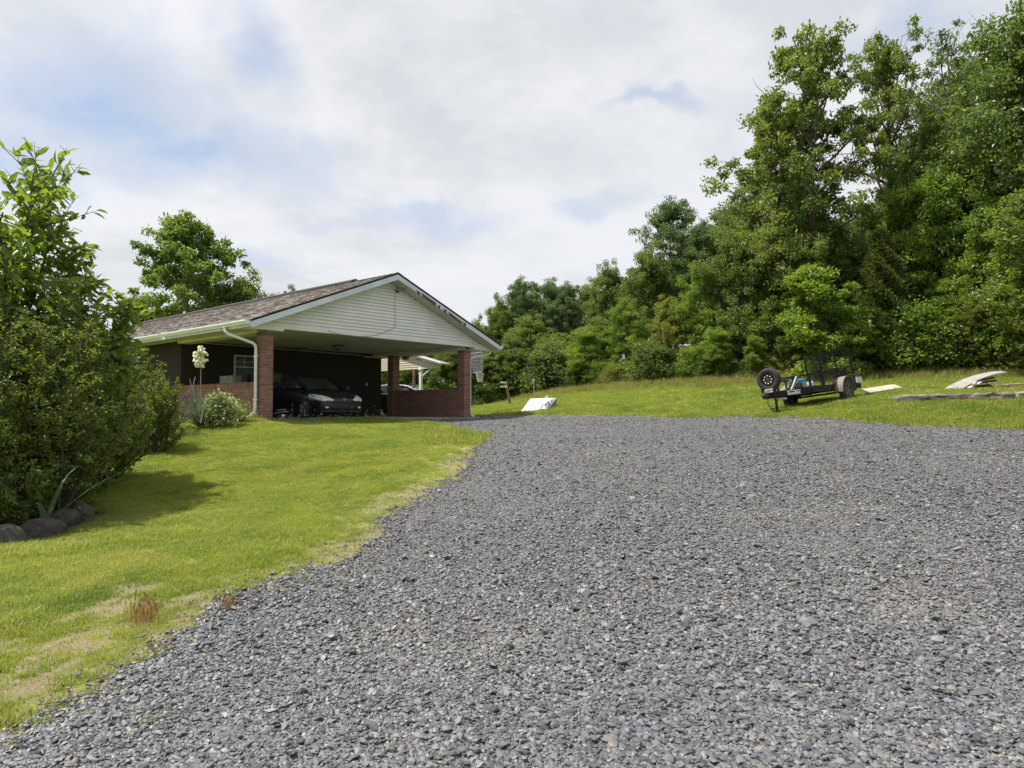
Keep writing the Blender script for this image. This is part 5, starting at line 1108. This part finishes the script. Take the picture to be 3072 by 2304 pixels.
# the big ones one can point to
tree('oakA', 2440, 33.5, 85, 'tall oak with sparse rounded top above the trailer, its thin trunk in view', 'oak_tree', rz=.6, wid=.85)
tree('oakB', 2700, 35.5, 170, 'tallest oak with dark forked trunk right of the trailer, sky through its crown', 'oak_tree', rz=2.2, wid=.80)
tree('oakA', 2345, 36.5, 300, 'lower leaning oak crown left of the tall oak, reaching out over the slope', 'oak_tree', rz=3.3, wid=1.1)
tree('sparse', 2880, 38, 75, 'nearly leafless pale tree top standing against the sky between two oaks', 'bare_topped_tree', wid=.9)
tree('oakC', 3085, 30.5, 10, 'dense dark tree filling the upper right corner', 'broadleaf_tree', wid=.85)
tree('oakC', 2960, 35, 330, 'dark green tree just left of the one in the upper right corner', 'broadleaf_tree', wid=.9, rz=4)
tree('mid', 2820, 32, 520, 'bright green tree below the nearly leafless tree top', 'broadleaf_tree', wid=.8)
tree('mid', 2985, 30, 610, 'bright spreading tree above the scrap wood heap', 'broadleaf_tree', wid=.75, rz=1)
tree('midC', 3090, 28.8, 760, 'yellow-green tree at the right picture edge over the lying pole', 'broadleaf_tree', wid=.8)
tree('cedar', 2650, 31.2, 690, 'dark brownish conical cedar behind the trailer gate', 'cedar_tree', wid=.95)
tree('young', 2470, 30.3, 775, 'slim bright green young tree just behind the trailer', 'young_tree', wid=1.15)
tree('young', 2545, 30.9, 900, 'short bright young tree between the slim one and the cedar', 'young_tree', wid=1.3, rz=2)
tree('fine', 2030, 43, 590, 'feathery grey-green tree rising alone above the middle of the woods', 'feathery_tree', wid=.95)
tree('fine', 2125, 41, 655, 'second grey-green tree top just right of the feathery one', 'feathery_tree', wid=.9, rz=2)
tree('midB', 1945, 42, 760, 'rounded tree stepping down left of the feathery tree', 'broadleaf_tree', wid=.75)
tree('midB', 1820, 46, 800, 'rounded pale top on the skyline left of the middle of the woods', 'broadleaf_tree', wid=.6)
tree('fine', 1710, 49, 845, 'thin-topped tree on the low part of the skyline', 'broadleaf_tree', wid=.9)
tree('fine', 1640, 50, 835, 'grey-green tree with a dead twiggy top on the skyline', 'broadleaf_tree', wid=1.0, rz=1)
tree('fine', 1570, 51, 830, 'tallest tree on the low skyline right of the carport gable', 'broadleaf_tree', wid=.8, rz=4)
tree('midB', 1500, 50, 900, 'dark tree on the skyline just right of the gable tip', 'broadleaf_tree', wid=.6, rz=5)
tree('midB', 1430, 50, 965, 'leftmost dark tree of the woods, touching the gable tip', 'broadleaf_tree', wid=.55, rz=2)
tree('mid', 1880, 38.5, 905, 'bright layered tree in the middle of the wood edge', 'broadleaf_tree', wid=.85, rz=1)
tree('mid', 1760, 39.5, 985, 'low bright spreading tree above the skate ramp', 'broadleaf_tree', wid=1.1, rz=3)
tree('midC', 2010, 37, 890, 'yellow-green tree with reddish leaves left of the trailer', 'broadleaf_tree', wid=.85)
tree('mid', 2110, 36.5, 800, 'bright tree at the wood edge right of the yellow-green one', 'broadleaf_tree', wid=.75, rz=4)
tree('midB', 2220, 35.5, 700, 'deep green tree under the leaning oak crown', 'broadleaf_tree', wid=.8, rz=1)
tree('midB', 2350, 34, 640, 'deep green tree right behind the spare wheel of the trailer', 'broadleaf_tree', wid=.8, rz=3)
tree('midB', 1530, 44, 1010, 'dark shaded tree above the leaning post', 'broadleaf_tree', wid=.9, rz=3)
tree('midB', 1640, 43, 1020, 'dark shaded tree above the slim torch', 'broadleaf_tree', wid=1.0, rz=5)
# behind and below them: filler crowns that read alike
r = random.Random(21)
G3 = 'dense woods behind the front row of trees'
for px, Y, top, kind in ((2080, 47, 720, 'midB'), (2200, 43, 610, 'oakC'), (2290, 41, 520, 'oakC'), (2400, 42, 560, 'oakC'), (2520, 41, 660, 'oakC'), (2600, 44, 640, 'oakC'), (2700, 43, 560, 'oakC'), (2800, 40, 400, 'oakC'), (2880, 42, 250, 'oakC'), (3000, 41, 180, 'oakC'), (3120, 38, 120, 'oakC'), (3200, 33, 150, 'oakC'), (3300, 30, 260, 'oakC'),
                         (1980, 50, 800, 'midB'), (1880, 52, 850, 'midB'), (1770, 55, 860, 'midB'), (1680, 56, 890, 'midB'), (1600, 57, 880, 'midB'), (1520, 57, 940, 'midB'), (1440, 56, 985, 'midB')):
    tree(kind, px, Y, top, 'dark leafy tree in the dense woods behind the front row of trees', 'woodland_tree', group=G3, rz=r.uniform(0, 6), wid=1.05 if kind == 'oakC' else .9)
G4 = 'low trees and thicket at the foot of the woods'
for px, Y, top, kind in ((2560, 33.5, 720, 'midB'), (2720, 32.5, 800, 'midB'), (2760, 33.5, 560, 'mid'), (2880, 30.5, 820, 'mid'), (2600, 34.5, 780, 'midB'), (2430, 34.6, 700, 'midB'), (2900, 34, 480, 'midB'), (3060, 32, 430, 'mid'), (2170, 37.5, 900, 'midB'), (2290, 35, 860, 'mid'), (2400, 33, 880, 'midB'),
                         (1700, 43, 1010, 'midB'), (1800, 42, 960, 'midB'), (1580, 46, 960, 'midB'), (1930, 40, 960, 'midB'), (3180, 28, 600, 'mid'), (3250, 26, 500, 'midB'), (2745, 30.8, 905, 'young'), (2850, 30.1, 940, 'mid'), (2925, 29.6, 905, 'midC'), (3010, 29.2, 930, 'mid'), (3075, 28.6, 900, 'midC'), (2270, 32.8, 1000, 'young'), (2150, 34.2, 985, 'mid')):
    tree(kind, px, Y, top, 'leafy understorey tree in the thicket at the foot of the woods', 'understorey_tree', group=G4, rz=r.uniform(0, 6), wid=r.uniform(.9, 1.15))
G5 = 'bushes along the edge of the woods'
px = 1470; i = 0
while px < 3260:
    Y = np.interp(px, (1470, 1600, 1750, 2000, 2300, 2600, 2850, 3072, 3300), (45, 42.4, 38.6, 35.5, 33, 31.4, 30.2, 29, 27)) + r.uniform(-.2, 1.0)
    kind = ('bushA', 'bushC', 'bushB', 'bushA', 'bushC')[i % 5] if px > 1690 else 'bushC'; p = at(px, 1200, Y); g = sz(p.x, p.y); hgt = r.uniform(1.0, 1.0 + 2.9 * r.random())
    t = thing('edge_bush', 'leafy bush in the row along the edge of the woods', 'bush', (p.x, p.y, g - .05), r.uniform(0, 6), G5); s = hgt / NH[kind]; t.scale = (s * 1.1, s * 1.1, s); a, b = PR[kind]; obj('stems', a, t); obj('foliage', b, t)
    px += r.uniform(38, 80); i += r.choice((1, 1, 2, 3))
# trees seen through and beyond the carport
for px, Y, top in ((1150, 47, 1010), (1215, 45, 1050), (1285, 46, 1040), (1350, 44, 1030), (1410, 45.5, 1035), (1470, 44.5, 1050), (1320, 52, 1000), (1230, 53, 1000), (1400, 52, 1000), (1120, 52, 1020)):
    tree('midB' if px % 20 else 'midC', px, Y, top, 'dark tree seen through the open carport beyond the low wall', 'woodland_tree', group='trees beyond the open side of the carport', rz=r.uniform(0, 6), wid=1.1)
for px in range(1130, 1480, 34):
    p = at(px, 1200, 43.5 + r.uniform(-.5, 1)); t = thing('edge_bush', 'shaded bush low under the trees beyond the carport', 'bush', (p.x, p.y, sz(p.x, p.y) - .05), r.uniform(0, 6), 'bushes beyond the carport'); t.scale = (.95, .95, .8); a, b = PR['bushC']; obj('stems', a, t); obj('foliage', b, t)
# behind the house on the left
tree('syca', 555, 44, 640, 'large full round-crowned tree standing behind the house roof', 'shade_tree', rz=1.0, wid=.95)
tree('midB', 735, 46, 845, 'lower sparse tree right of the large one behind the roof', 'shade_tree', rz=2, wid=1.0)
tree('fine', 868, 50, 855, 'small tree top just peeping over the roof ridge', 'shade_tree', wid=.5)
tree('midB', 395, 44, 905, 'low tree left of the large one at the far roof end', 'shade_tree', rz=4, wid=.6)

# ------------------------------------------------------------------ the shrub bed on the left
def leafy_shoots(seed, shoots, L, Wd, step, per, m, bk, quads=1, r0=.012, clip=None, nt=0, up=.4):
    """shoots: list of (base, direction, length, bend); leaves stand along each"""
    rnd = random.Random(seed); rs = np.random.RandomState(seed); w = MB(); C = []; D = []
    def grow(p, d, ln, rad, lev, upb):
        n = max(4, int(ln / .16)); pts, _ = limb(w, p, d, ln, rad, rad * .2, rnd, n, .10, upb, 4, clip); n = len(pts) - 1
        f0 = .35 if lev == 0 else .06
        for i in range(n):
            seg = pts[i + 1] - pts[i]; k = max(1, int(seg.length / step))
            for j in range(k):
                if (i + j / k) / n < f0: continue
                q = pts[i] + seg * (j / k)
                for _ in range(per):
                    a = Vector((rnd.gauss(0, 1), rnd.gauss(0, 1), rnd.gauss(0, .6))); dd = (seg.normalized() * .7 + a.normalized()).normalized(); C.append(tuple(q)); D.append(tuple(dd))
            if lev < 2 and (i / n) > (.22 if lev == 0 else .1) and nt:
                for _ in range(nt if lev == 0 else (1 if rnd.random() < .5 else 0)):
                    a = Vector((rnd.gauss(0, 1), rnd.gauss(0, 1), rnd.gauss(0.15, .6))).normalized(); grow(pts[i], (seg.normalized() * .6 + a).normalized(), ln * rnd.uniform(.14, .30) * (1 - .4 * i / n), rad * .4, lev + 1, .02)
    for (p, d, ln, b) in shoots: grow(p, d, ln, r0 * (1 + ln * .2), 0, b)
    C = np.array(C); D = np.array(D); return w.mesh('stems', bk, True), leaves_mesh(C + rs.normal(size=C.shape) * .012, L, Wd, rs, m, dirs=D, up=up, quads=quads)
r = random.Random(31)
def shoots(n, e0, e1, l0, l1, a0=0, a1=6.28, b=.0, sp=.35):
    out = []
    for _ in range(n):
        a = r.uniform(a0, a1); e = r.uniform(e0, e1); out.append((Vector((math.cos(a) * sp * r.random(), math.sin(a) * sp * r.random(), 0)), Vector((math.cos(a) * math.cos(e), math.sin(a) * math.cos(e), math.sin(e))), r.uniform(l0, l1), b))
    return out
def bush(name, label, loc, st, fo, rz=0, sc=1, cat='shrub', group=None):
    t = thing(name, label, cat, loc, rz, group); t.scale = (sc,) * 3; obj('stems', st, t); obj('foliage', fo, t); return t
g = gp(45, 1540, 9.1)
st, fo = leafy_shoots(3, shoots(40, 1.02, 1.52, 2.7, 3.6, b=.01, sp=.7) + shoots(46, .15, .95, 1.0, 1.55, b=.0, sp=.7), .060, .029, .042, 2, myrtle, bark, nt=3, clip=((0, .5, 1.3, 2.2, 3.1, 4.0), (1.15, 1.3, 1.5, 1.2, .85, .4)))
bush('myrtle_shrub', 'huge dense dark green shrub filling the left edge over the edging stones', (g.x, g.y, g.z), st, fo)
g2 = at(30, 1200, 10.4); st, fo = leafy_shoots(4, shoots(4, 1.35, 1.5, 2.9, 3.2, a0=2.6, a1=3.8, b=.02, sp=.3) + shoots(34, .98, 1.45, 1.9, 2.6, b=.02, sp=.4), .115, .050, .034, 1, magn, bark, quads=2, nt=3, up=.6, clip=((0, 1.0, 2.0, 2.7, 3.3), (.7, 1.0, 1.05, .85, .4)))
bush('broad_leaved_tree', 'small broad-leaved tree rising above the dark shrub at the left edge', (g2.x, g2.y, sz(g2.x, g2.y) + .2), st, fo, cat='tree', sc=1.66)
light = leaf_mat('myrtle_light', (.085, .15, .025), (.21, .26, .04), (1.5, 1.4, .6), dry=(.26, .14, .07), dryamt=.02, gloss=.42, wave=2)
for (px, Y, h, sd, lb) in ((285, 11.6, 3.5, 12, 'lighter green shrub with upright reddish shoots right of the huge dark one'), (455, 14.4, 2.6, 14, 'bright yellow-green shrub reaching over the dead twigs towards the carport'), (150, 10.9, 3.9, 15, 'tall yellow-green shrub behind the huge dark one')):
    p = at(px, 1200, Y); st, fo = leafy_shoots(sd, shoots(20, 1.18, 1.53, h * .62, h * .95, b=.01, sp=.35) + shoots(22, .7, 1.2, h * .28, h * .48, b=.01, sp=.35), .062, .028, .032, 2, light if sd != 12 else myrtle, bark, nt=2, clip=((0, h * .35, h * .6, h), (.6, .8, .55, .2)) if sd == 14 else ((0, h * .35, h * .6, h), (.8, 1.0, .8, .3)))
    bush('flowering_shrub', lb, (p.x, p.y, sz(p.x, p.y)), st, fo)
# dead twiggy shrub
p = at(520, 1200, 16.3); w = MB(); rr = random.Random(5)
def dead(p_, d, ln, rad, lev):
    pts, _ = limb(w, p_, d, ln, rad, rad * .4, rr, 5, .2, 0, 4)
    if lev < 2:
        for q in pts[1:]:
            for _ in range(2): dead(q, (Vector(d) + Vector((rr.gauss(0, .9), rr.gauss(0, .9), rr.gauss(0, .7)))).normalized(), ln * .5, rad * .5, lev + 1)
for k in range(11): a = rr.uniform(0, 6.28); dead((0, 0, 0), (math.cos(a) * .5, math.sin(a) * .5, .9), rr.uniform(.6, .95), .012, 0)
t = thing('dead_shrub', 'tangle of bare brown dead twigs left of the yucca', 'shrub', (p.x, p.y, sz(p.x, p.y))); w.build('twigs', mat('dead_twig', (.15, .115, .09), .9), t)
# yucca with flower stalk
p = at(600, 1200, 17.2); yl = leaf_mat('yucca_blade', (.075, .115, .075), (.13, .175, .115), (1.1, 1.2, .8), gloss=.4)
t = thing('yucca', 'spiky grey-green yucca with a tall stalk of cream flowers before the brick wall', 'yucca', (p.x, p.y, sz(p.x, p.y)))
rs_y = np.random.RandomState(4)
def blade(m, a, e, L, w, bend):
    pts = []; d = Vector((math.cos(a) * math.cos(e), math.sin(a) * math.cos(e), math.sin(e))); p_ = Vector((0, 0, .06)); s = Vector((-math.sin(a), math.cos(a), 0))
    o = len(m.v); N = 5
    for i in range(N + 1):
        f = i / N; ww = w * (1 - f ** 2) * .5 + .001; m.v += [tuple(p_ - s * ww), tuple(p_ + Vector((0, 0, -.006))), tuple(p_ + s * ww)]; p_ = p_ + d * (L / N); d = (d + Vector((0, 0, -bend * (f + .2)))).normalized()
    for i in range(N):
        for k in (0, 1): m.f.append((o + i * 3 + k, o + i * 3 + k + 1, o + i * 3 + 4 + k, o + i * 3 + 3 + k)); m.mi.append(0)
for k in range(110):
    m = MB(); blade(m, rs_y.rand() * 6.28, rs_y.uniform(.3, 1.45), rs_y.uniform(.8, 1.15), .042, rs_y.uniform(.0, .22)); m.build('leaf', yl, t)
def stalk(tt, x, lean, h, flowers):
    m = MB().tube([(x, 0, 0), (x + lean * .4, 0, h * .5), (x + lean, 0, h)], [.018, .014, .008], 6); s = m.build('flower_stalk', mat('stalk_grey', (.24, .22, .17), .8), tt)
    if flowers:
        m = MB()
        for k in range(90):
            f = rs_y.rand(); rad = .17 * math.sin(PI * min(1, f * .85 + .1)) * rs_y.rand() ** .5 + .01; a = rs_y.rand() * 6.28; c = (x + lean + rad * math.cos(a), rad * math.sin(a), h - .50 + f * .52)
            m.lathe([(.012, .03), (.030, .005), (.034, -.02), (.020, -.045), (.012, -.05)], 6, Matrix.Translation(c) @ Matrix.Rotation(rs_y.uniform(-.8, .8), 4, 'X') @ Matrix.Rotation(rs_y.uniform(-.8, .8), 4, 'Y'))
        m.build('flower_cluster', mat('cream_petal', (.72, .70, .48), .5, var=.06), s, smooth=True)
stalk(t, .02, -.02, at(600, 1042, 17.2).z - sz(p.x, p.y), True)
m = MB(); m.tube([(-.05, .05, 0), (-.12, .03, .6), (-.2, .02, 1.0)], .016, 6).tube([(-.2, .02, 1.0), (-.28, .02, 1.25)], .009, 5).tube([(-.2, .02, 1.0), (-.14, .02, 1.3)], .009, 5); m.build('old_stalk', mat('stalk_pale', (.34, .31, .27), .85), t)
# pale-leaved rounded shrub
p = at(662, 1200, 17.4); vg = leaf_mat('pale_edged_leaf', (.13, .21, .06), (.40, .46, .22), (1.2, 1.2, .7), dry=(.62, .62, .42), dryamt=.25, gloss=.4, wave=5)
a, b = shrub(44, .85, .42, 3600, .085, vg, bark, 7); bush('pale_leaved_shrub', 'small rounded shrub with cream-edged leaves right of the yucca', (p.x, p.y, sz(p.x, p.y)), a, b)
p = at(425, 1200, 15.6); a, b = shrub(45, .55, .5, 3000, .07, oak_d, bark, 7); bush('low_dark_shrub', 'low dark shrub at the lawn edge left of the dead twigs', (p.x, p.y, sz(p.x, p.y)), a, b)
p = at(722, 1200, 18.3); a, b = shrub(46, .45, .25, 800, .06, oak, bark, 5); bush('weedy_plant', 'small weedy plant against the low brick wall by the downspout', (p.x, p.y, sz(p.x, p.y)), a, b, cat='plant')
# strap-leaved plant hanging over the edging stones
g = gp(165, 1535, 8.75); t = thing('strap_leaved_plant', 'plant with a few long curved pale strap leaves drooping over the edging stones', 'plant', (g.x - .05, g.y - .1, g.z))
for (a, e, L, w, bd) in ((-.35, 1.15, .95, .075, .42), (-1.2, .95, .62, .08, .55), (2.6, 1.1, .6, .05, .4), (.4, .8, .9, .04, .18), (-.1, .7, 1.2, .03, .16)):
    m = MB(); blade(m, a, e, L, w, bd); m.build('leaf', leaf_mat('strap_leaf', (.14, .20, .14), (.22, .28, .20), (1.1, 1.1, .9), gloss=.45), t)
# rusty weed tufts
rust = leaf_mat('rusty_stalk', (.27, .17, .08), (.38, .25, .12), (1.2, 1.0, .8), gloss=.7)
for (px, py, Y0, s, lb) in ((430, 1880, None, 1.0, 'rust-coloured tuft of dry weeds where the lawn meets the gravel'), (688, 1828, None, .6, 'smaller rusty weed sprig standing alone in the gravel')):
    g = ground_px(px, py); t = thing('weed_tuft', lb, 'weeds', (g.x, g.y, sz(g.x, g.y))); o = obj('stalks', blade_clump(int(px), int(120 * s), .17 * s, .05 * s, .004, .35, rust), t)
    m = MB()
    for k in range(int(60 * s)): a = rs_y.rand() * 6.28; q = rs_y.normal(0, .05 * s, 2); h_ = rs_y.uniform(.08, .18) * s; m.lathe([(.001, -.012), (.004, 0), (.001, .014)], 4, Matrix.Translation((q[0] * 1.4, q[1] * 1.4, h_)))
    m.build('seed_head', rust, t)
# little white flowers at the lawn edge before the carport, and clover on the slope
wm = MB(); rf_ = np.random.RandomState(6)
def daisy(m, x, y, z, h, s):
    m.tube([(x, y, z), (x + .01, y, z + h)], .002, 3, mi=1, cap=False); m.lathe([(0, .4 * s), (s, .2 * s), (s * .9, -.3 * s), (0, -.5 * s)], 5, Matrix.Translation((x + .01, y, z + h)))
for k in range(64):
    a = rf_.uniform(.2, 3.6); b = rf_.uniform(-1.0, -.32); q = HW(a, b); daisy(wm, q.x, q.y, sz(q.x, q.y), rf_.uniform(.06, .22) if k % 6 else rf_.uniform(.25, .5), .014)
o = wm.build('white_wildflowers', [mat('white_petal', (.78, .78, .72), .6), mat('flower_stem', (.12, .2, .06), .8)], None, kind='stuff', label='tiny white wildflowers at the lawn edge before the carport', category='flowers')
wm = MB()
for k in range(420):
    px = rf_.uniform(1500, 3060); Y = rf_.uniform(18, 30) if px > 2200 else rf_.uniform(26, 38); q = at(px, 1200, Y)
    if gravel_sd(np.array([q.x]), np.array([q.y]))[0] < .4 or poly_sd(np.array([q.x]), np.array([q.y]), WOOD)[0] < 1: continue
    if vn(q.x, q.y, .8) > .45: daisy(wm, q.x, q.y, sz(q.x, q.y), .09, .018)
wm.build('clover_flowers', [mat('white_petal', (0, 0, 0)), mat('flower_stem', (0, 0, 0))], None, kind='stuff', label='white clover flowers scattered in the grass slope', category='flowers')
